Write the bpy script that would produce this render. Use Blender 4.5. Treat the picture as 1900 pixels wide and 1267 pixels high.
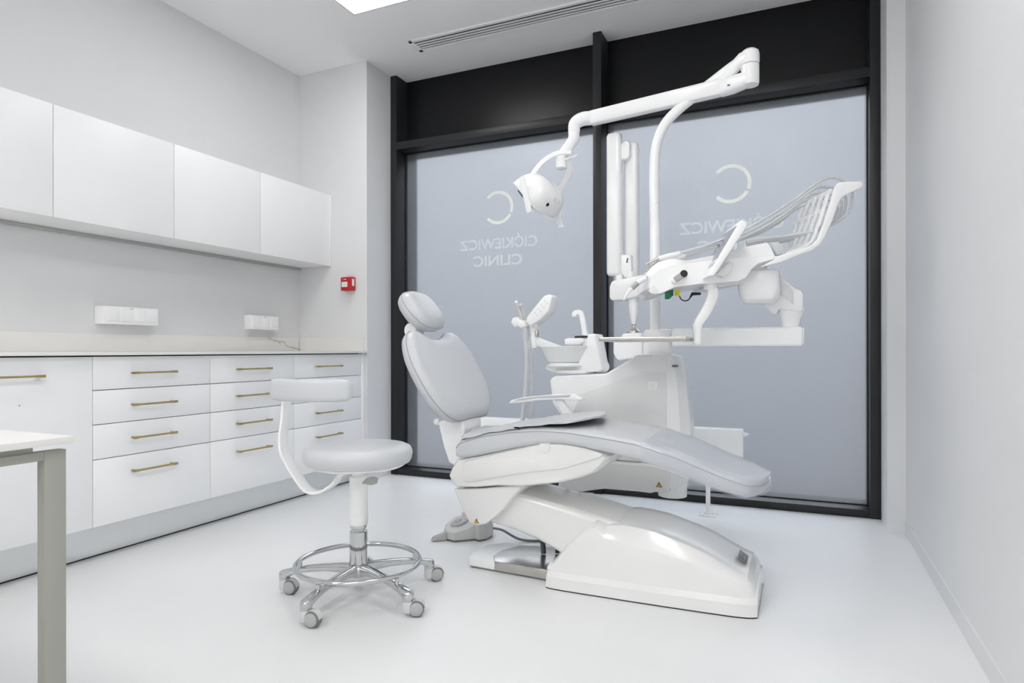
import bpy, bmesh, math, random
from mathutils import Vector, Matrix

# ------------------------------------------------------------------ camera, world, exposure
for o in list(bpy.data.objects): bpy.data.objects.remove(o)
S = bpy.context.scene
COL = S.collection
R = math.radians
cam = bpy.data.cameras.new('camera'); camo = bpy.data.objects.new('camera', cam); COL.objects.link(camo)
cam.sensor_width = 36.0; cam.sensor_fit = 'HORIZONTAL'
cam.lens = 36.0*1189.37/1900.0
cam.shift_y = (649.51-633.5)/1900.0
cam.clip_start = 0.02
camo.matrix_world = Matrix.Translation((0, 0, .9)) @ Matrix.Rotation(R(24.1948), 4, 'Z') @ Matrix.Rotation(R(90), 4, 'X') @ Matrix.Rotation(R(-0.0905), 4, 'Z')
S.camera = camo
S.view_settings.view_transform = 'Standard'; S.view_settings.look = 'None'
S.view_settings.exposure = 0.08; S.view_settings.gamma = 1.0
S.view_settings.use_curve_mapping = False
S.cycles.use_denoising = True
S.cycles.max_bounces = 14; S.cycles.diffuse_bounces = 8; S.cycles.glossy_bounces = 6
S.cycles.transmission_bounces = 10; S.cycles.transparent_max_bounces = 12
S.cycles.caustics_reflective = False; S.cycles.caustics_refractive = True
S.cycles.sample_clamp_indirect = 6.0

W = bpy.data.worlds.new('overcast_sky'); S.world = W; W.use_nodes = True
wn = W.node_tree; bg = wn.nodes['Background']
tc = wn.nodes.new('ShaderNodeTexCoord'); sx = wn.nodes.new('ShaderNodeSeparateXYZ'); rp = wn.nodes.new('ShaderNodeValToRGB'); ma = wn.nodes.new('ShaderNodeMath')
ma.operation = 'MULTIPLY_ADD'; ma.inputs[1].default_value = .5; ma.inputs[2].default_value = .5
wn.links.new(tc.outputs['Generated'], sx.inputs[0]); wn.links.new(sx.outputs['Z'], ma.inputs[0]); wn.links.new(ma.outputs[0], rp.inputs['Fac']); wn.links.new(rp.outputs['Color'], bg.inputs['Color'])
cr = rp.color_ramp
stops = ((.36, .12), (.5, .20), (.60, .26), (.68, .31), (.88, 2.6))      # street, horizon, overcast sky
for _ in stops[2:]: cr.elements.new(.5)
for e, (pos, v) in zip(cr.elements, stops): e.position = pos; e.color = (v*.965, v*.982, v, 1)
bg.inputs['Strength'].default_value = 3.7

LAMP_STRENGTH = 10.5

# ------------------------------------------------------------------ materials
def mat(name, col, rough=.5, metal=0.0, bump=0.0, bscale=200.0, vary=0.0, vscale=6.0, spec=None, coat=0.0, trans=0.0, alpha=1.0, ior=None, emit=None):
    m = bpy.data.materials.new(name); m.use_nodes = True
    nt = m.node_tree; b = nt.nodes['Principled BSDF']
    b.inputs['Base Color'].default_value = (*col, 1); b.inputs['Roughness'].default_value = rough; b.inputs['Metallic'].default_value = metal
    if spec is not None: b.inputs['Specular IOR Level'].default_value = spec
    if coat: b.inputs['Coat Weight'].default_value = coat; b.inputs['Coat Roughness'].default_value = .08
    if trans: b.inputs['Transmission Weight'].default_value = trans
    if ior: b.inputs['IOR'].default_value = ior
    if alpha < 1: b.inputs['Alpha'].default_value = alpha
    if emit: b.inputs['Emission Color'].default_value = (*emit[0], 1); b.inputs['Emission Strength'].default_value = emit[1]
    co = None
    if bump or vary:
        co = nt.nodes.new('ShaderNodeTexCoord')
    if bump:
        n = nt.nodes.new('ShaderNodeTexNoise'); n.inputs['Scale'].default_value = bscale; n.inputs['Detail'].default_value = 3
        bp = nt.nodes.new('ShaderNodeBump'); bp.inputs['Strength'].default_value = bump; bp.inputs['Distance'].default_value = .002
        nt.links.new(co.outputs['Object'], n.inputs['Vector']); nt.links.new(n.outputs['Fac'], bp.inputs['Height']); nt.links.new(bp.outputs['Normal'], b.inputs['Normal'])
    if vary:
        n = nt.nodes.new('ShaderNodeTexNoise'); n.inputs['Scale'].default_value = vscale; n.inputs['Detail'].default_value = 4
        r = nt.nodes.new('ShaderNodeValToRGB')
        r.color_ramp.elements[0].position = .3; r.color_ramp.elements[1].position = .7
        r.color_ramp.elements[0].color = (*[c*(1-vary) for c in col], 1); r.color_ramp.elements[1].color = (*[min(1, c*(1+vary)) for c in col], 1)
        nt.links.new(co.outputs['Object'], n.inputs['Vector']); nt.links.new(n.outputs['Fac'], r.inputs['Fac']); nt.links.new(r.outputs['Color'], b.inputs['Base Color'])
    return m

M = {}
M['wall'] = mat('wall_paint', (.745, .75, .757), .6, bump=.05, bscale=300, vary=.008, vscale=3)
M['ceil'] = mat('ceiling_paint', (.90, .902, .905), .8, vary=.006, vscale=3)
M['floor'] = mat('floor_resin', (.78, .785, .785), .36, bump=.02, bscale=120, vary=.012, vscale=2.5, spec=.4)
M['cab'] = mat('cabinet_lacquer', (.90, .905, .91), .42, vary=.004)
M['gap'] = mat('dark_gap', (.03, .03, .028), .8, vary=.1)
M['plinth'] = mat('plinth_aluminium', (.84, .86, .86), .36, metal=.75, vary=.01)
M['white'] = mat('white_plastic', (.93, .932, .932), .22, vary=.004, coat=.2)
M['whitem'] = mat('white_satin_plastic', (.91, .912, .912), .4, vary=.004)
M['cream'] = mat('warm_white_shell', (.82, .815, .80), .16, vary=.006, coat=.4)
M['hoodw'] = mat('base_shell_white', (.80, .80, .79), .2, vary=.004, coat=.3)
M['panel'] = mat('unit_side_panel', (.80, .80, .795), .14, vary=.006, coat=.5)
M['leather'] = mat('pale_grey_upholstery', (.585, .60, .62), .30, bump=.06, bscale=500, vary=.01, vscale=12)
M['leatherd'] = mat('upholstery_side', (.50, .515, .535), .4, bump=.08, bscale=500, vary=.012, vscale=12)
M['seam'] = mat('seam_thread', (.36, .37, .39), .7, vary=.03)
M['black'] = mat('black_aluminium', (.016, .017, .0185), .40, vary=.05, spec=.4)
M['blackp'] = mat('black_panel', (.005, .0055, .0065), .33, vary=.05, spec=.28)
M['gasket'] = mat('rubber_black', (.006, .006, .007), .6, vary=.05)
M['chrome'] = mat('polished_chrome', (.60, .61, .62), .07, metal=1, vary=.01)
M['steel'] = mat('brushed_steel', (.58, .56, .53), .22, metal=1, vary=.06, vscale=30)
M['satin'] = mat('satin_nickel', (.52, .50, .46), .35, metal=1, vary=.03)
M['brass'] = mat('brushed_brass', (.52, .41, .18), .38, metal=.85, vary=.04, vscale=40)
M['desk'] = mat('desk_frame_greige', (.33, .33, .295), .45, vary=.01)
M['desktop'] = mat('desk_top', (.80, .79, .77), .3, vary=.02, vscale=5)
M['wheel'] = mat('caster_tyre', (.20, .20, .205), .5, vary=.04)
M['wheelh'] = mat('caster_hub_grey', (.44, .445, .45), .42, vary=.02)
M['hood'] = mat('caster_fork_grey', (.62, .625, .63), .35, vary=.01)
M['hose'] = mat('grey_hose', (.62, .635, .65), .35, vary=.02)
M['dgrey'] = mat('dark_grey_rubber', (.16, .17, .18), .5, vary=.04)
M['mgrey'] = mat('mid_grey_plastic', (.42, .42, .415), .42, vary=.02)
M['pedal'] = mat('pedal_grey_plastic', (.56, .56, .55), .36, vary=.02)
M['blk'] = mat('black_plastic', (.012, .012, .012), .35, vary=.05)
M['red'] = mat('red_plastic', (.48, .012, .018), .35, vary=.02)
M['green'] = mat('green_plastic', (.004, .15, .06), .4, vary=.03)
M['yellow'] = mat('yellow_plastic', (.85, .72, .02), .4, vary=.02)
M['amber'] = mat('amber_sticker', (.80, .40, .02), .4, vary=.02)
M['label'] = mat('white_label', (.82, .82, .80), .5, vary=.01)
M['screen'] = mat('display_glass', (.30, .33, .37), .06, vary=.03)
M['badge'] = mat('badge_grey', (.22, .23, .24), .3, metal=.6, vary=.04)
M['mark'] = mat('print_grey', (.33, .35, .38), .5, vary=.02)
M['bowl'] = mat('frosted_bowl_glass', (.93, .945, .945), .15, vary=.003, trans=.12, ior=1.3)
M['clear'] = mat('clear_vinyl', (.66, .69, .76), .05, vary=.003, alpha=.30, spec=.7)
M['lampglass'] = mat('lamp_lens', (.10, .11, .13), .12, vary=.02)
M['diff'] = mat('led_diffuser', (1, 1, 1), .5, emit=((1.0, .985, .97), LAMP_STRENGTH), vary=.0)
M['diff_fill'] = mat('led_diffuser_fill', (1, 1, 1), .5, emit=((1.0, .985, .97), LAMP_STRENGTH*1.5), vary=.0)  # stronger than the visible panel, fill for surfaces facing the camera
M['ltrim'] = mat('luminaire_trim', (.55, .54, .53), .5, vary=.01)
def film(name, col, f=.96):
    m = mat(name, col, .5, vary=.01); nt = m.node_tree; b = nt.nodes['Principled BSDF']; o = nt.nodes['Material Output']
    tr = nt.nodes.new('ShaderNodeBsdfTranslucent'); tr.inputs['Color'].default_value = (*col, 1); mx = nt.nodes.new('ShaderNodeMixShader'); mx.inputs[0].default_value = f
    nt.links.new(b.outputs[0], mx.inputs[1]); nt.links.new(tr.outputs[0], mx.inputs[2]); nt.links.new(mx.outputs[0], o.inputs['Surface']); return m
M['letter'] = film('sign_lettering', (.59, .61, .57)); M['letterc'] = film('sign_cream', (.80, .77, .62))

def marble():
    m = mat('marble_veined', (.80, .79, .765), .25)
    nt = m.node_tree; b = nt.nodes['Principled BSDF']
    L = nt.links.new; co = nt.nodes.new('ShaderNodeTexCoord'); sp = nt.nodes.new('ShaderNodeSeparateXYZ'); L(co.outputs['Object'], sp.inputs[0])
    n = nt.nodes.new('ShaderNodeTexNoise'); n.inputs['Scale'].default_value = 11; n.inputs['Detail'].default_value = 5; L(co.outputs['Object'], n.inputs['Vector'])
    def math_(op, a, b_):
        q = nt.nodes.new('ShaderNodeMath'); q.operation = op
        for k, v in enumerate((a, b_)):
            if isinstance(v, (int, float)): q.inputs[k].default_value = v
            else: L(v, q.inputs[k])
        return q.outputs[0]
    line = math_('ADD', math_('SUBTRACT', math_('ADD', sp.outputs['Z'], math_('MULTIPLY', sp.outputs['Y'], .29)), 1.947), math_('MULTIPLY', math_('SUBTRACT', n.outputs['Fac'], .5), .075))
    far = math_('ADD', math_('MULTIPLY', math_('LESS_THAN', sp.outputs['Y'], 3.16), .3), math_('MULTIPLY', math_('GREATER_THAN', sp.outputs['X'], -3.29), .3))
    r = nt.nodes.new('ShaderNodeValToRGB')
    r.color_ramp.elements[0].position = 0.0; r.color_ramp.elements[0].color = (.47, .43, .34, 1)
    r.color_ramp.elements[1].position = .0065; r.color_ramp.elements[1].color = (.80, .79, .765, 1)
    L(math_('ADD', math_('ABSOLUTE', line, 0.0), far), r.inputs['Fac']); L(r.outputs['Color'], b.inputs['Base Color'])
    return m
M['marble'] = marble()

def frosted():
    m = bpy.data.materials.new('frosted_glass'); m.use_nodes = True
    nt = m.node_tree; nt.nodes.clear(); L = nt.links.new
    out = nt.nodes.new('ShaderNodeOutputMaterial')
    d = nt.nodes.new('ShaderNodeBsdfDiffuse'); d.inputs['Color'].default_value = (.40, .43, .47, 1)
    n = nt.nodes.new('ShaderNodeTexNoise'); n.inputs['Scale'].default_value = 260; co = nt.nodes.new('ShaderNodeTexCoord'); L(co.outputs['Object'], n.inputs['Vector'])
    rp_ = nt.nodes.new('ShaderNodeValToRGB'); rp_.color_ramp.elements[0].color = (.37, .40, .445, 1); rp_.color_ramp.elements[1].color = (.43, .46, .50, 1)
    L(n.outputs['Fac'], rp_.inputs['Fac']); L(rp_.outputs['Color'], d.inputs['Color'])
    rf = nt.nodes.new('ShaderNodeBsdfRefraction'); rf.inputs['Color'].default_value = (.85, .875, .92, 1); rf.inputs['Roughness'].default_value = .235; rf.inputs['IOR'].default_value = 1.45
    gl = nt.nodes.new('ShaderNodeBsdfGlossy'); gl.inputs['Roughness'].default_value = .35; gl.inputs['Color'].default_value = (.8, .8, .8, 1)
    m1 = nt.nodes.new('ShaderNodeMixShader'); m1.inputs[0].default_value = .74
    L(d.outputs[0], m1.inputs[1]); L(rf.outputs[0], m1.inputs[2])
    m2 = nt.nodes.new('ShaderNodeMixShader'); m2.inputs[0].default_value = .05
    L(m1.outputs[0], m2.inputs[1]); L(gl.outputs[0], m2.inputs[2]); L(m2.outputs[0], out.inputs['Surface'])
    return m
M['frost'] = frosted()

# ------------------------------------------------------------------ mesh helpers
def new(): return bmesh.new()
def bevel_sharp(bm, w, seg=3, ang=28, geom=None):
    es = [e for e in (geom or bm.edges) if e.is_valid and len(e.link_faces) == 2 and e.calc_face_angle(0) > R(ang)]
    if es and w > 0:
        bmesh.ops.bevel(bm, geom=es, offset=w, segments=seg, profile=.5, affect='EDGES', clamp_overlap=True)
def merge(dst, src):
    me = bpy.data.meshes.new('tmp'); src.to_mesh(me); src.free(); dst.from_mesh(me); bpy.data.meshes.remove(me)
def box(bm, x0, x1, y0, y1, z0, z1, bev=0.0, seg=2, mtx=None):
    t = new(); bmesh.ops.create_cube(t, size=1)
    for v in t.verts: v.co = Vector(((v.co.x+.5)*(x1-x0)+x0, (v.co.y+.5)*(y1-y0)+y0, (v.co.z+.5)*(z1-z0)+z0))
    bevel_sharp(t, bev, seg)
    if mtx: t.transform(mtx)
    merge(bm, t)
def prism(bm, pts, a0, a1, axis='y', bev=0.0, seg=3, ang=28, taper=None, mtx=None):
    """polygon pts swept from a0 to a1 along axis; pts are (x,z) for y, (y,z) for x, (x,y) for z; taper scales the end at a1 about the centroid"""
    t = new()
    def P(p, a):
        return Vector((p[0], a, p[1])) if axis == 'y' else Vector((a, p[0], p[1])) if axis == 'x' else Vector((p[0], p[1], a))
    cx = sum(p[0] for p in pts)/len(pts); cy = sum(p[1] for p in pts)/len(pts)
    k = taper or 1.0
    A = [t.verts.new(P(p, a0)) for p in pts]
    B = [t.verts.new(P((cx+(p[0]-cx)*k, cy+(p[1]-cy)*k), a1)) for p in pts]
    n = len(pts)
    t.faces.new(A); t.faces.new(B[::-1])
    for i in range(n): t.faces.new((A[i], B[i], B[(i+1) % n], A[(i+1) % n]))
    bmesh.ops.recalc_face_normals(t, faces=t.faces)
    bevel_sharp(t, bev, seg, ang)
    if mtx: t.transform(mtx)
    merge(bm, t)
def loft(bm, secs, cap=True, closed=False, mtx=None):
    t = new(); rings = [[t.verts.new(Vector(p)) for p in s] for s in secs]
    n = len(secs[0]); m = len(rings)
    for i in range(m if closed else m-1):
        a, b = rings[i], rings[(i+1) % m]
        for j in range(n):
            try: t.faces.new((a[j], a[(j+1) % n], b[(j+1) % n], b[j]))
            except ValueError: pass
    if cap and not closed:
        t.faces.new(rings[0][::-1]); t.faces.new(rings[-1])
    bmesh.ops.recalc_face_normals(t, faces=t.faces)
    if mtx: t.transform(mtx)
    merge(bm, t)
def lathe(bm, prof, c=(0, 0, 0), n=40, axis='z', mtx=None):
    """prof: (radius, height) pairs bottom to top"""
    secs = []
    for r, h in prof:
        ring = []
        for i in range(n):
            a = 2*math.pi*i/n; x, y = r*math.cos(a), r*math.sin(a)
            p = (x, y, h) if axis == 'z' else (h, x, y) if axis == 'x' else (y, h, x)
            ring.append((p[0]+c[0], p[1]+c[1], p[2]+c[2]))
        secs.append(ring)
    loft(bm, secs, mtx=mtx)
def crv(pts, k=8, closed=False):
    """Catmull-Rom through pts"""
    P = [Vector(p) for p in pts]; n = len(P); out = []
    for i in range(n if closed else n-1):
        if closed: a, b, c, d = P[i-1], P[i], P[(i+1) % n], P[(i+2) % n]
        else:
            b, c = P[i], P[i+1]; a = P[i-1] if i > 0 else b*2-c; d = P[i+2] if i+2 < n else c*2-b
        for j in range(k):
            t = j/k
            out.append(.5*((2*b)+(c-a)*t+(2*a-5*b+4*c-d)*t*t+(3*b-a-3*c+d)*t**3))
    if not closed: out.append(P[-1])
    return out
def crv2(pts, k=6, closed=True): return [(v.x, v.y) for v in crv([(p[0], p[1], 0) for p in pts], k, closed)]
def frames(path, closed=False, up=None):
    n = len(path); T = []
    for i in range(n):
        if closed: d = path[(i+1) % n]-path[i-1]
        else: d = path[min(i+1, n-1)]-path[max(i-1, 0)]
        T.append(d.normalized())
    u = Vector(up) if up else (Vector((0, 0, 1)) if abs(T[0].z) < .9 else Vector((1, 0, 0)))
    fr = []
    for t in T:
        u2 = (u-t*u.dot(t))
        if u2.length < 1e-6: u2 = t.orthogonal()
        u2.normalize(); fr.append((t, t.cross(u2), u2))
        if not up: u = u2
    return fr
def tube(bm, path, r, n=12, closed=False, up=None, shape=None, mtx=None):
    """r: number or list of radii; shape: 2D outline swept instead of a circle (x across, y along up)"""
    path = [Vector(p) for p in path]; fr = frames(path, closed, up); secs = []
    for i, (p, (t, s, u)) in enumerate(zip(path, fr)):
        rr_ = r[i] if isinstance(r, (list, tuple)) else r
        if shape: secs.append([p+s*x*rr_+u*y*rr_ for x, y in shape])
        else: secs.append([p+s*math.cos(2*math.pi*j/n)*rr_+u*math.sin(2*math.pi*j/n)*rr_ for j in range(n)])
    loft(bm, secs, cap=True, closed=closed, mtx=mtx)
def lerp_list(a, n):
    out = []
    for i in range(n):
        f = i/(n-1)*(len(a)-1); k = min(int(f), len(a)-2); out.append(a[k]+(a[k+1]-a[k])*(f-k))
    return out
def rr(a0, a1, b0, b1, r, seg=4):
    """rounded rectangle outline"""
    r = min(r, abs(a1-a0)/2-1e-5, abs(b1-b0)/2-1e-5); out = []
    for cx, cy, s in ((a1-r, b1-r, 0), (a0+r, b1-r, 90), (a0+r, b0+r, 180), (a1-r, b0+r, 270)):
        for i in range(seg+1):
            a = R(s+90*i/seg); out.append((cx+r*math.cos(a), cy+r*math.sin(a)))
    return out
def ell(a, b, n=32, e=2.0, cx=0, cy=0):
    out = []
    for i in range(n):
        t = 2*math.pi*i/n; c, s = math.cos(t), math.sin(t)
        out.append((cx+a*math.copysign(abs(c)**(2/e), c), cy+b*math.copysign(abs(s)**(2/e), s)))
    return out
def inset(pts, d):
    n = len(pts); out = []
    area = sum(pts[i][0]*pts[(i+1) % n][1]-pts[(i+1) % n][0]*pts[i][1] for i in range(n))
    sg = 1 if area > 0 else -1
    for i in range(n):
        a, b = Vector(pts[i-1]), Vector(pts[(i+1) % n]); t = (b-a)
        if t.length < 1e-9: out.append(pts[i]); continue
        t.normalize(); nn = Vector((-t.y, t.x))*sg
        out.append((pts[i][0]+nn.x*d, pts[i][1]+nn.y*d))
    return out
def cushion(bm, outline, prof, frame, core=None, bulge=0.0):
    """outline (u,v); prof list of (inset, n) from back to front; last ring shrinks to core over a gentle bulge"""
    O, U_, V_, N_ = [Vector(x) for x in frame]
    cx = sum(p[0] for p in outline)/len(outline); cy = sum(p[1] for p in outline)/len(outline)
    secs = [[O+U_*x+V_*y+N_*n for x, y in inset(outline, d)] for d, n in prof]
    last = inset(outline, prof[-1][0]); n0 = prof[-1][1]
    for k in (.8, .55, .3, .1):
        h = n0+bulge*(1-k*k)
        secs.append([O+U_*(cx+(x-cx)*k)+V_*(cy+(y-cy)*k)+N_*h for x, y in last])
    loft(bm, secs)
def aim(p, d, up=(0, 0, 1)):
    """matrix placing local z along d at p"""
    z = Vector(d).normalized(); x = Vector(up).cross(z)
    if x.length < 1e-5: x = Vector((1, 0, 0))
    x.normalize(); y = z.cross(x)
    m = Matrix((x, y, z)).transposed().to_4x4(); m.translation = Vector(p); return m
def rotz(p, a): return Matrix.Translation(p) @ Matrix.Rotation(R(a), 4, 'Z')

def obj(name, bm, m, parent=None, sharp=38, origin=None):
    me = bpy.data.meshes.new(name)
    bmesh.ops.remove_doubles(bm, verts=bm.verts, dist=1e-6)
    for f in bm.faces: f.smooth = True
    for e in bm.edges:
        e.smooth = not (len(e.link_faces) != 2 or e.calc_face_angle(0) > R(sharp))
    o = bpy.data.objects.new(name, me); COL.objects.link(o)
    if parent is not None:
        w = Vector((0, 0, 0)); p = parent
        while p is not None: w += p.location; p = p.parent
        bm.transform(Matrix.Translation(-w)); o.parent = parent
    elif origin is not None:
        bm.transform(Matrix.Translation(-Vector(origin))); o.location = origin
    bm.to_mesh(me); bm.free()
    for mm in (m if isinstance(m, (list, tuple)) else [m]): me.materials.append(M[mm])
    return o
def thing(name, label, cat, loc, group=None):
    o = bpy.data.objects.new(name, None); COL.objects.link(o); o.location = loc; o.empty_display_size = .1
    o['label'] = label; o['category'] = cat
    if group: o['group'] = group
    return o
def tag(o, label, cat, group=None):
    o['label'] = label; o['category'] = cat
    if group: o['group'] = group
    return o
def struct(o): o['kind'] = 'structure'; return o
def bx(name, m, parent, *a, bev=0.0, seg=2, mtx=None):
    b = new(); box(b, *a, bev=bev, seg=seg, mtx=mtx); return obj(name, b, m, parent)

# ------------------------------------------------------------------ the room
H = 2.89; XL = -3.313; XR = .47; YP = 3.61; YB = -3.2
def sb(name, m, *a, bev=0.0):
    return struct(bx(name, m, None, *a, bev=bev))
sb('floor', 'floor', XL-.1, XR+.1, YB-.1, 4.10, -.08, 0)
sb('ceiling', 'ceil', XL-.1, XR+.1, YB-.1, 4.10, H, H+.08)
sb('wall_left', 'wall', XL-.1, XL, YB-.1, 4.1, 0, H)
sb('wall_right', 'wall', XR, XR+.1, YB-.1, 4.1, 0, H)
sb('wall_rear', 'wall', XL-.1, XR+.1, YB-.1, YB, 0, H)
sb('wall_pier', 'wall', XL-.02, -2.714, YP, 4.1, 0, H)
sb('trim_1', 'wall', .391, XR+.01, 3.635, 4.1, 0, H)
sb('baseboard_right', 'wall', XR-.003, XR+.01, YB, 3.632, 0, .07)
sb('trim_2', 'wall', .389, XR-.001, 3.632, 3.64, 0, .062)
# --- glazed front: two bays between black aluminium posts
b = new(); box(b, -2.714, -2.663, 3.89, 4.17, 0, H, bev=.0015); struct(obj('trim_3', b, 'black'))
b = new(); box(b, .341, .391, 3.89, 4.17, 0, H, bev=.0015); struct(obj('trim_4', b, 'black'))
b = new(); box(b, -1.183, -1.129, 3.875, 4.17, 0, H, bev=.0015); struct(obj('trim_5', b, 'black'))
b = new(); box(b, -2.714, .391, 4.172, 4.25, H-.1, H+.08); box(b, -2.714, .391, 4.172, 4.25, -.08, -.001); struct(obj('trim_6', b, 'black'))
for i, (x0, x1) in enumerate(((-2.663, -1.183), (-1.129, .341))):
    w = bpy.data.objects.new('window_%d' % (i+1), None); COL.objects.link(w); w.location = ((x0+x1)/2, 4.0, 0); struct(w)
    b = new(); box(b, x0, x1, 3.892, 4.17, 2.352, 2.405, bev=.0015); obj('transom', b, 'black', w)
    b = new(); box(b, x0, x1, 3.895, 4.17, 0, .043, bev=.0015); obj('bottom_rail', b, 'black', w)
    bx('upper_panel', 'blackp', w, x0, x1, 4.030, 4.08, 2.405, H)
    b = new()
    for a in ((x0, x0+.006, 4.005, 4.03, .043, 2.352), (x1-.006, x1, 4.005, 4.03, .043, 2.352), (x0, x1, 4.005, 4.03, 2.346, 2.352), (x0, x1, 4.005, 4.03, .043, .049)): box(b, *a)
    obj('gasket', b, 'gasket', w)
    bx('pane', 'frost', w, x0, x1, 4.022, 4.030, .043, 2.352)
# --- lettering stuck on the street side of the panes, so it reads mirrored from inside
def text_bm(body, width, height, cx, zc, y, depth=.002):
    cu = bpy.data.curves.new('t', 'FONT'); cu.body = body; cu.size = 1; cu.align_x = 'CENTER'; cu.offset = .022
    o = bpy.data.objects.new('t', cu); COL.objects.link(o); bpy.context.view_layer.update()
    me = bpy.data.meshes.new_from_object(o.evaluated_get(bpy.context.evaluated_depsgraph_get())); bpy.data.objects.remove(o); bpy.data.curves.remove(cu)
    t = new(); t.from_mesh(me); bpy.data.meshes.remove(me)
    xs = [v.co.x for v in t.verts]; sxx = width/(max(xs)-min(xs)); mx = (max(xs)+min(xs))/2
    ref = .70    # cap height of the face per unit size
    for v in t.verts: v.co = Vector((cx-(v.co.x-mx)*sxx, y, zc+(v.co.y-ref/2)*height/ref))
    return t
def arc_band(bm, cx, cz, ro, ri, a0, a1, y0, y1, n=28):
    secs = []
    for i in range(n+1):
        a = R(a0+(a1-a0)*i/n); c, s = math.cos(a), math.sin(a)
        secs.append((bm.verts.new((cx+ro*c, y0, cz+ro*s)), bm.verts.new((cx+ri*c, y0, cz+ri*s))))
    for a, b_ in zip(secs, secs[1:]): bm.faces.new((a[0], a[1], b_[1], b_[0]))
for cx, side in ((-1.925, 'left pane beside the lamp head'), (-.378, 'right pane behind the hoses')):
    t = thing('sign_lettering', 'cream broken-ring logo over mirrored lettering on the frosted '+side, 'sign', (cx, 4.045, 1.5))
    b = new(); arc_band(b, cx, 1.897, .117, .096, -22, 138, 4.052, 4.052); arc_band(b, cx, 1.897, .117, .096, 222, 330, 4.052, 4.052); obj('logo_ring', b, 'letterc', t)
    obj('upper_line', text_bm('CI\u0106KIEWICZ', .598, .070, cx-.004, 1.648, 4.052), 'letter', t)
    obj('lower_line', text_bm('CLINIC', .376, .070, cx-.006, 1.530, 4.052), 'letter', t)

# ------------------------------------------------------------------ ceiling fittings
def ceiling_light(x0, y0, label, diff='diff'):
    t = thing('ceiling_light', label, 'ceiling light', (x0+.3, y0+.3, H), 'square ceiling light panels')
    b = new()
    for a in ((x0, x0+.008, y0, y0+.6), (x0+.592, x0+.6, y0, y0+.6), (x0, x0+.6, y0, y0+.008), (x0, x0+.6, y0+.592, y0+.6)): box(b, *a, H-.006, H)
    obj('trim_frame', b, 'ltrim', t); bx('diffuser', diff, t, x0+.008, x0+.592, y0+.008, y0+.592, H-.004, H-.001)
ceiling_light(-2.405, 2.48, 'square white ceiling light panel cut by the top of the photo')
ceiling_light(-.70, 1.35, 'square white ceiling light panel over the dental chair')
ceiling_light(-2.2, -.7, 'unseen square ceiling light panel over the desk, brightened as fill', 'diff_fill')  # this pair is out of view, its emission raised for fill
ceiling_light(-.55, -.7, 'unseen square ceiling light panel above the viewer, brightened as fill', 'diff_fill')
ceiling_light(-2.2, -2.3, 'added unseen fill light panel at the back of the room on the cabinet side', 'diff_fill')  # rear pair added out of view to light camera-facing surfaces
ceiling_light(-.55, -2.3, 'added unseen fill light panel at the back of the room on the bare wall side', 'diff_fill')
t = thing('air_vent', 'long white slotted air vent in the ceiling in front of the window wall', 'air vent', (-1.4, 3.567, H))
b = new(); x0, x1, y0, y1 = -2.301, -.50, 3.489, 3.646
for a in ((x0, x1, y0, y0+.028), (x0, x1, y1-.028, y1), (x0, x0+.028, y0, y1), (x1-.028, x1, y0, y1)): box(b, *a, H-.007, H, bev=.002)
obj('vent_frame', b, 'whitem', t)
bx('dark_slot', 'gap', t, x0+.02, x1-.02, y0+.02, y1-.02, H-.0015, H-.0002)
for k in range(3):
    yc = y0+.052+k*.0285
    b = new(); box(b, x0+.026, x1-.026, yc-.0095, yc+.0085, H-.0055, H-.004); obj('blade', b, 'whitem', t)

# ------------------------------------------------------------------ wall cabinets
ys = [.55, 1.155, 1.759, 2.360, 2.954, 3.587]
labs = ['handleless white wall cabinet cut off by the left edge, first of the row', 'handleless white wall cabinet, leftmost of those partly in view', 'handleless white wall cabinet over the wide four-socket box', 'handleless white wall cabinet over the three-socket box', 'handleless white wall cabinet at the end of the row beside the pier']
for i in range(1, 5):
    y0, y1 = ys[i], ys[i+1]
    t = thing('wall_cabinet', labs[i], 'wall cabinet', (XL, (y0+y1)/2, 1.494), 'white handleless wall cabinets')
    bx('cabinet_body', 'cab', t, XL+.001, -3.040, y0, y1 if i < 4 else YP-.002, 1.496, 1.992)
    bx('door', 'cab', t, -3.036, -3.018, y0+.0018, y1-.0018, 1.494, 1.994, bev=.001)
    if i == 4: bx('end_filler', 'cab', t, -3.036, -3.019, y1+.001, YP-.002, 1.494, 1.994, bev=.001)
tag(bx('under_cabinet_rail', 'mgrey', None, XL+.002, XL+.022, .55, YP-.003, 1.478, 1.4955, bev=.002), 'thin grey strip along the wall under the white wall cabinets', 'light strip')

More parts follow.
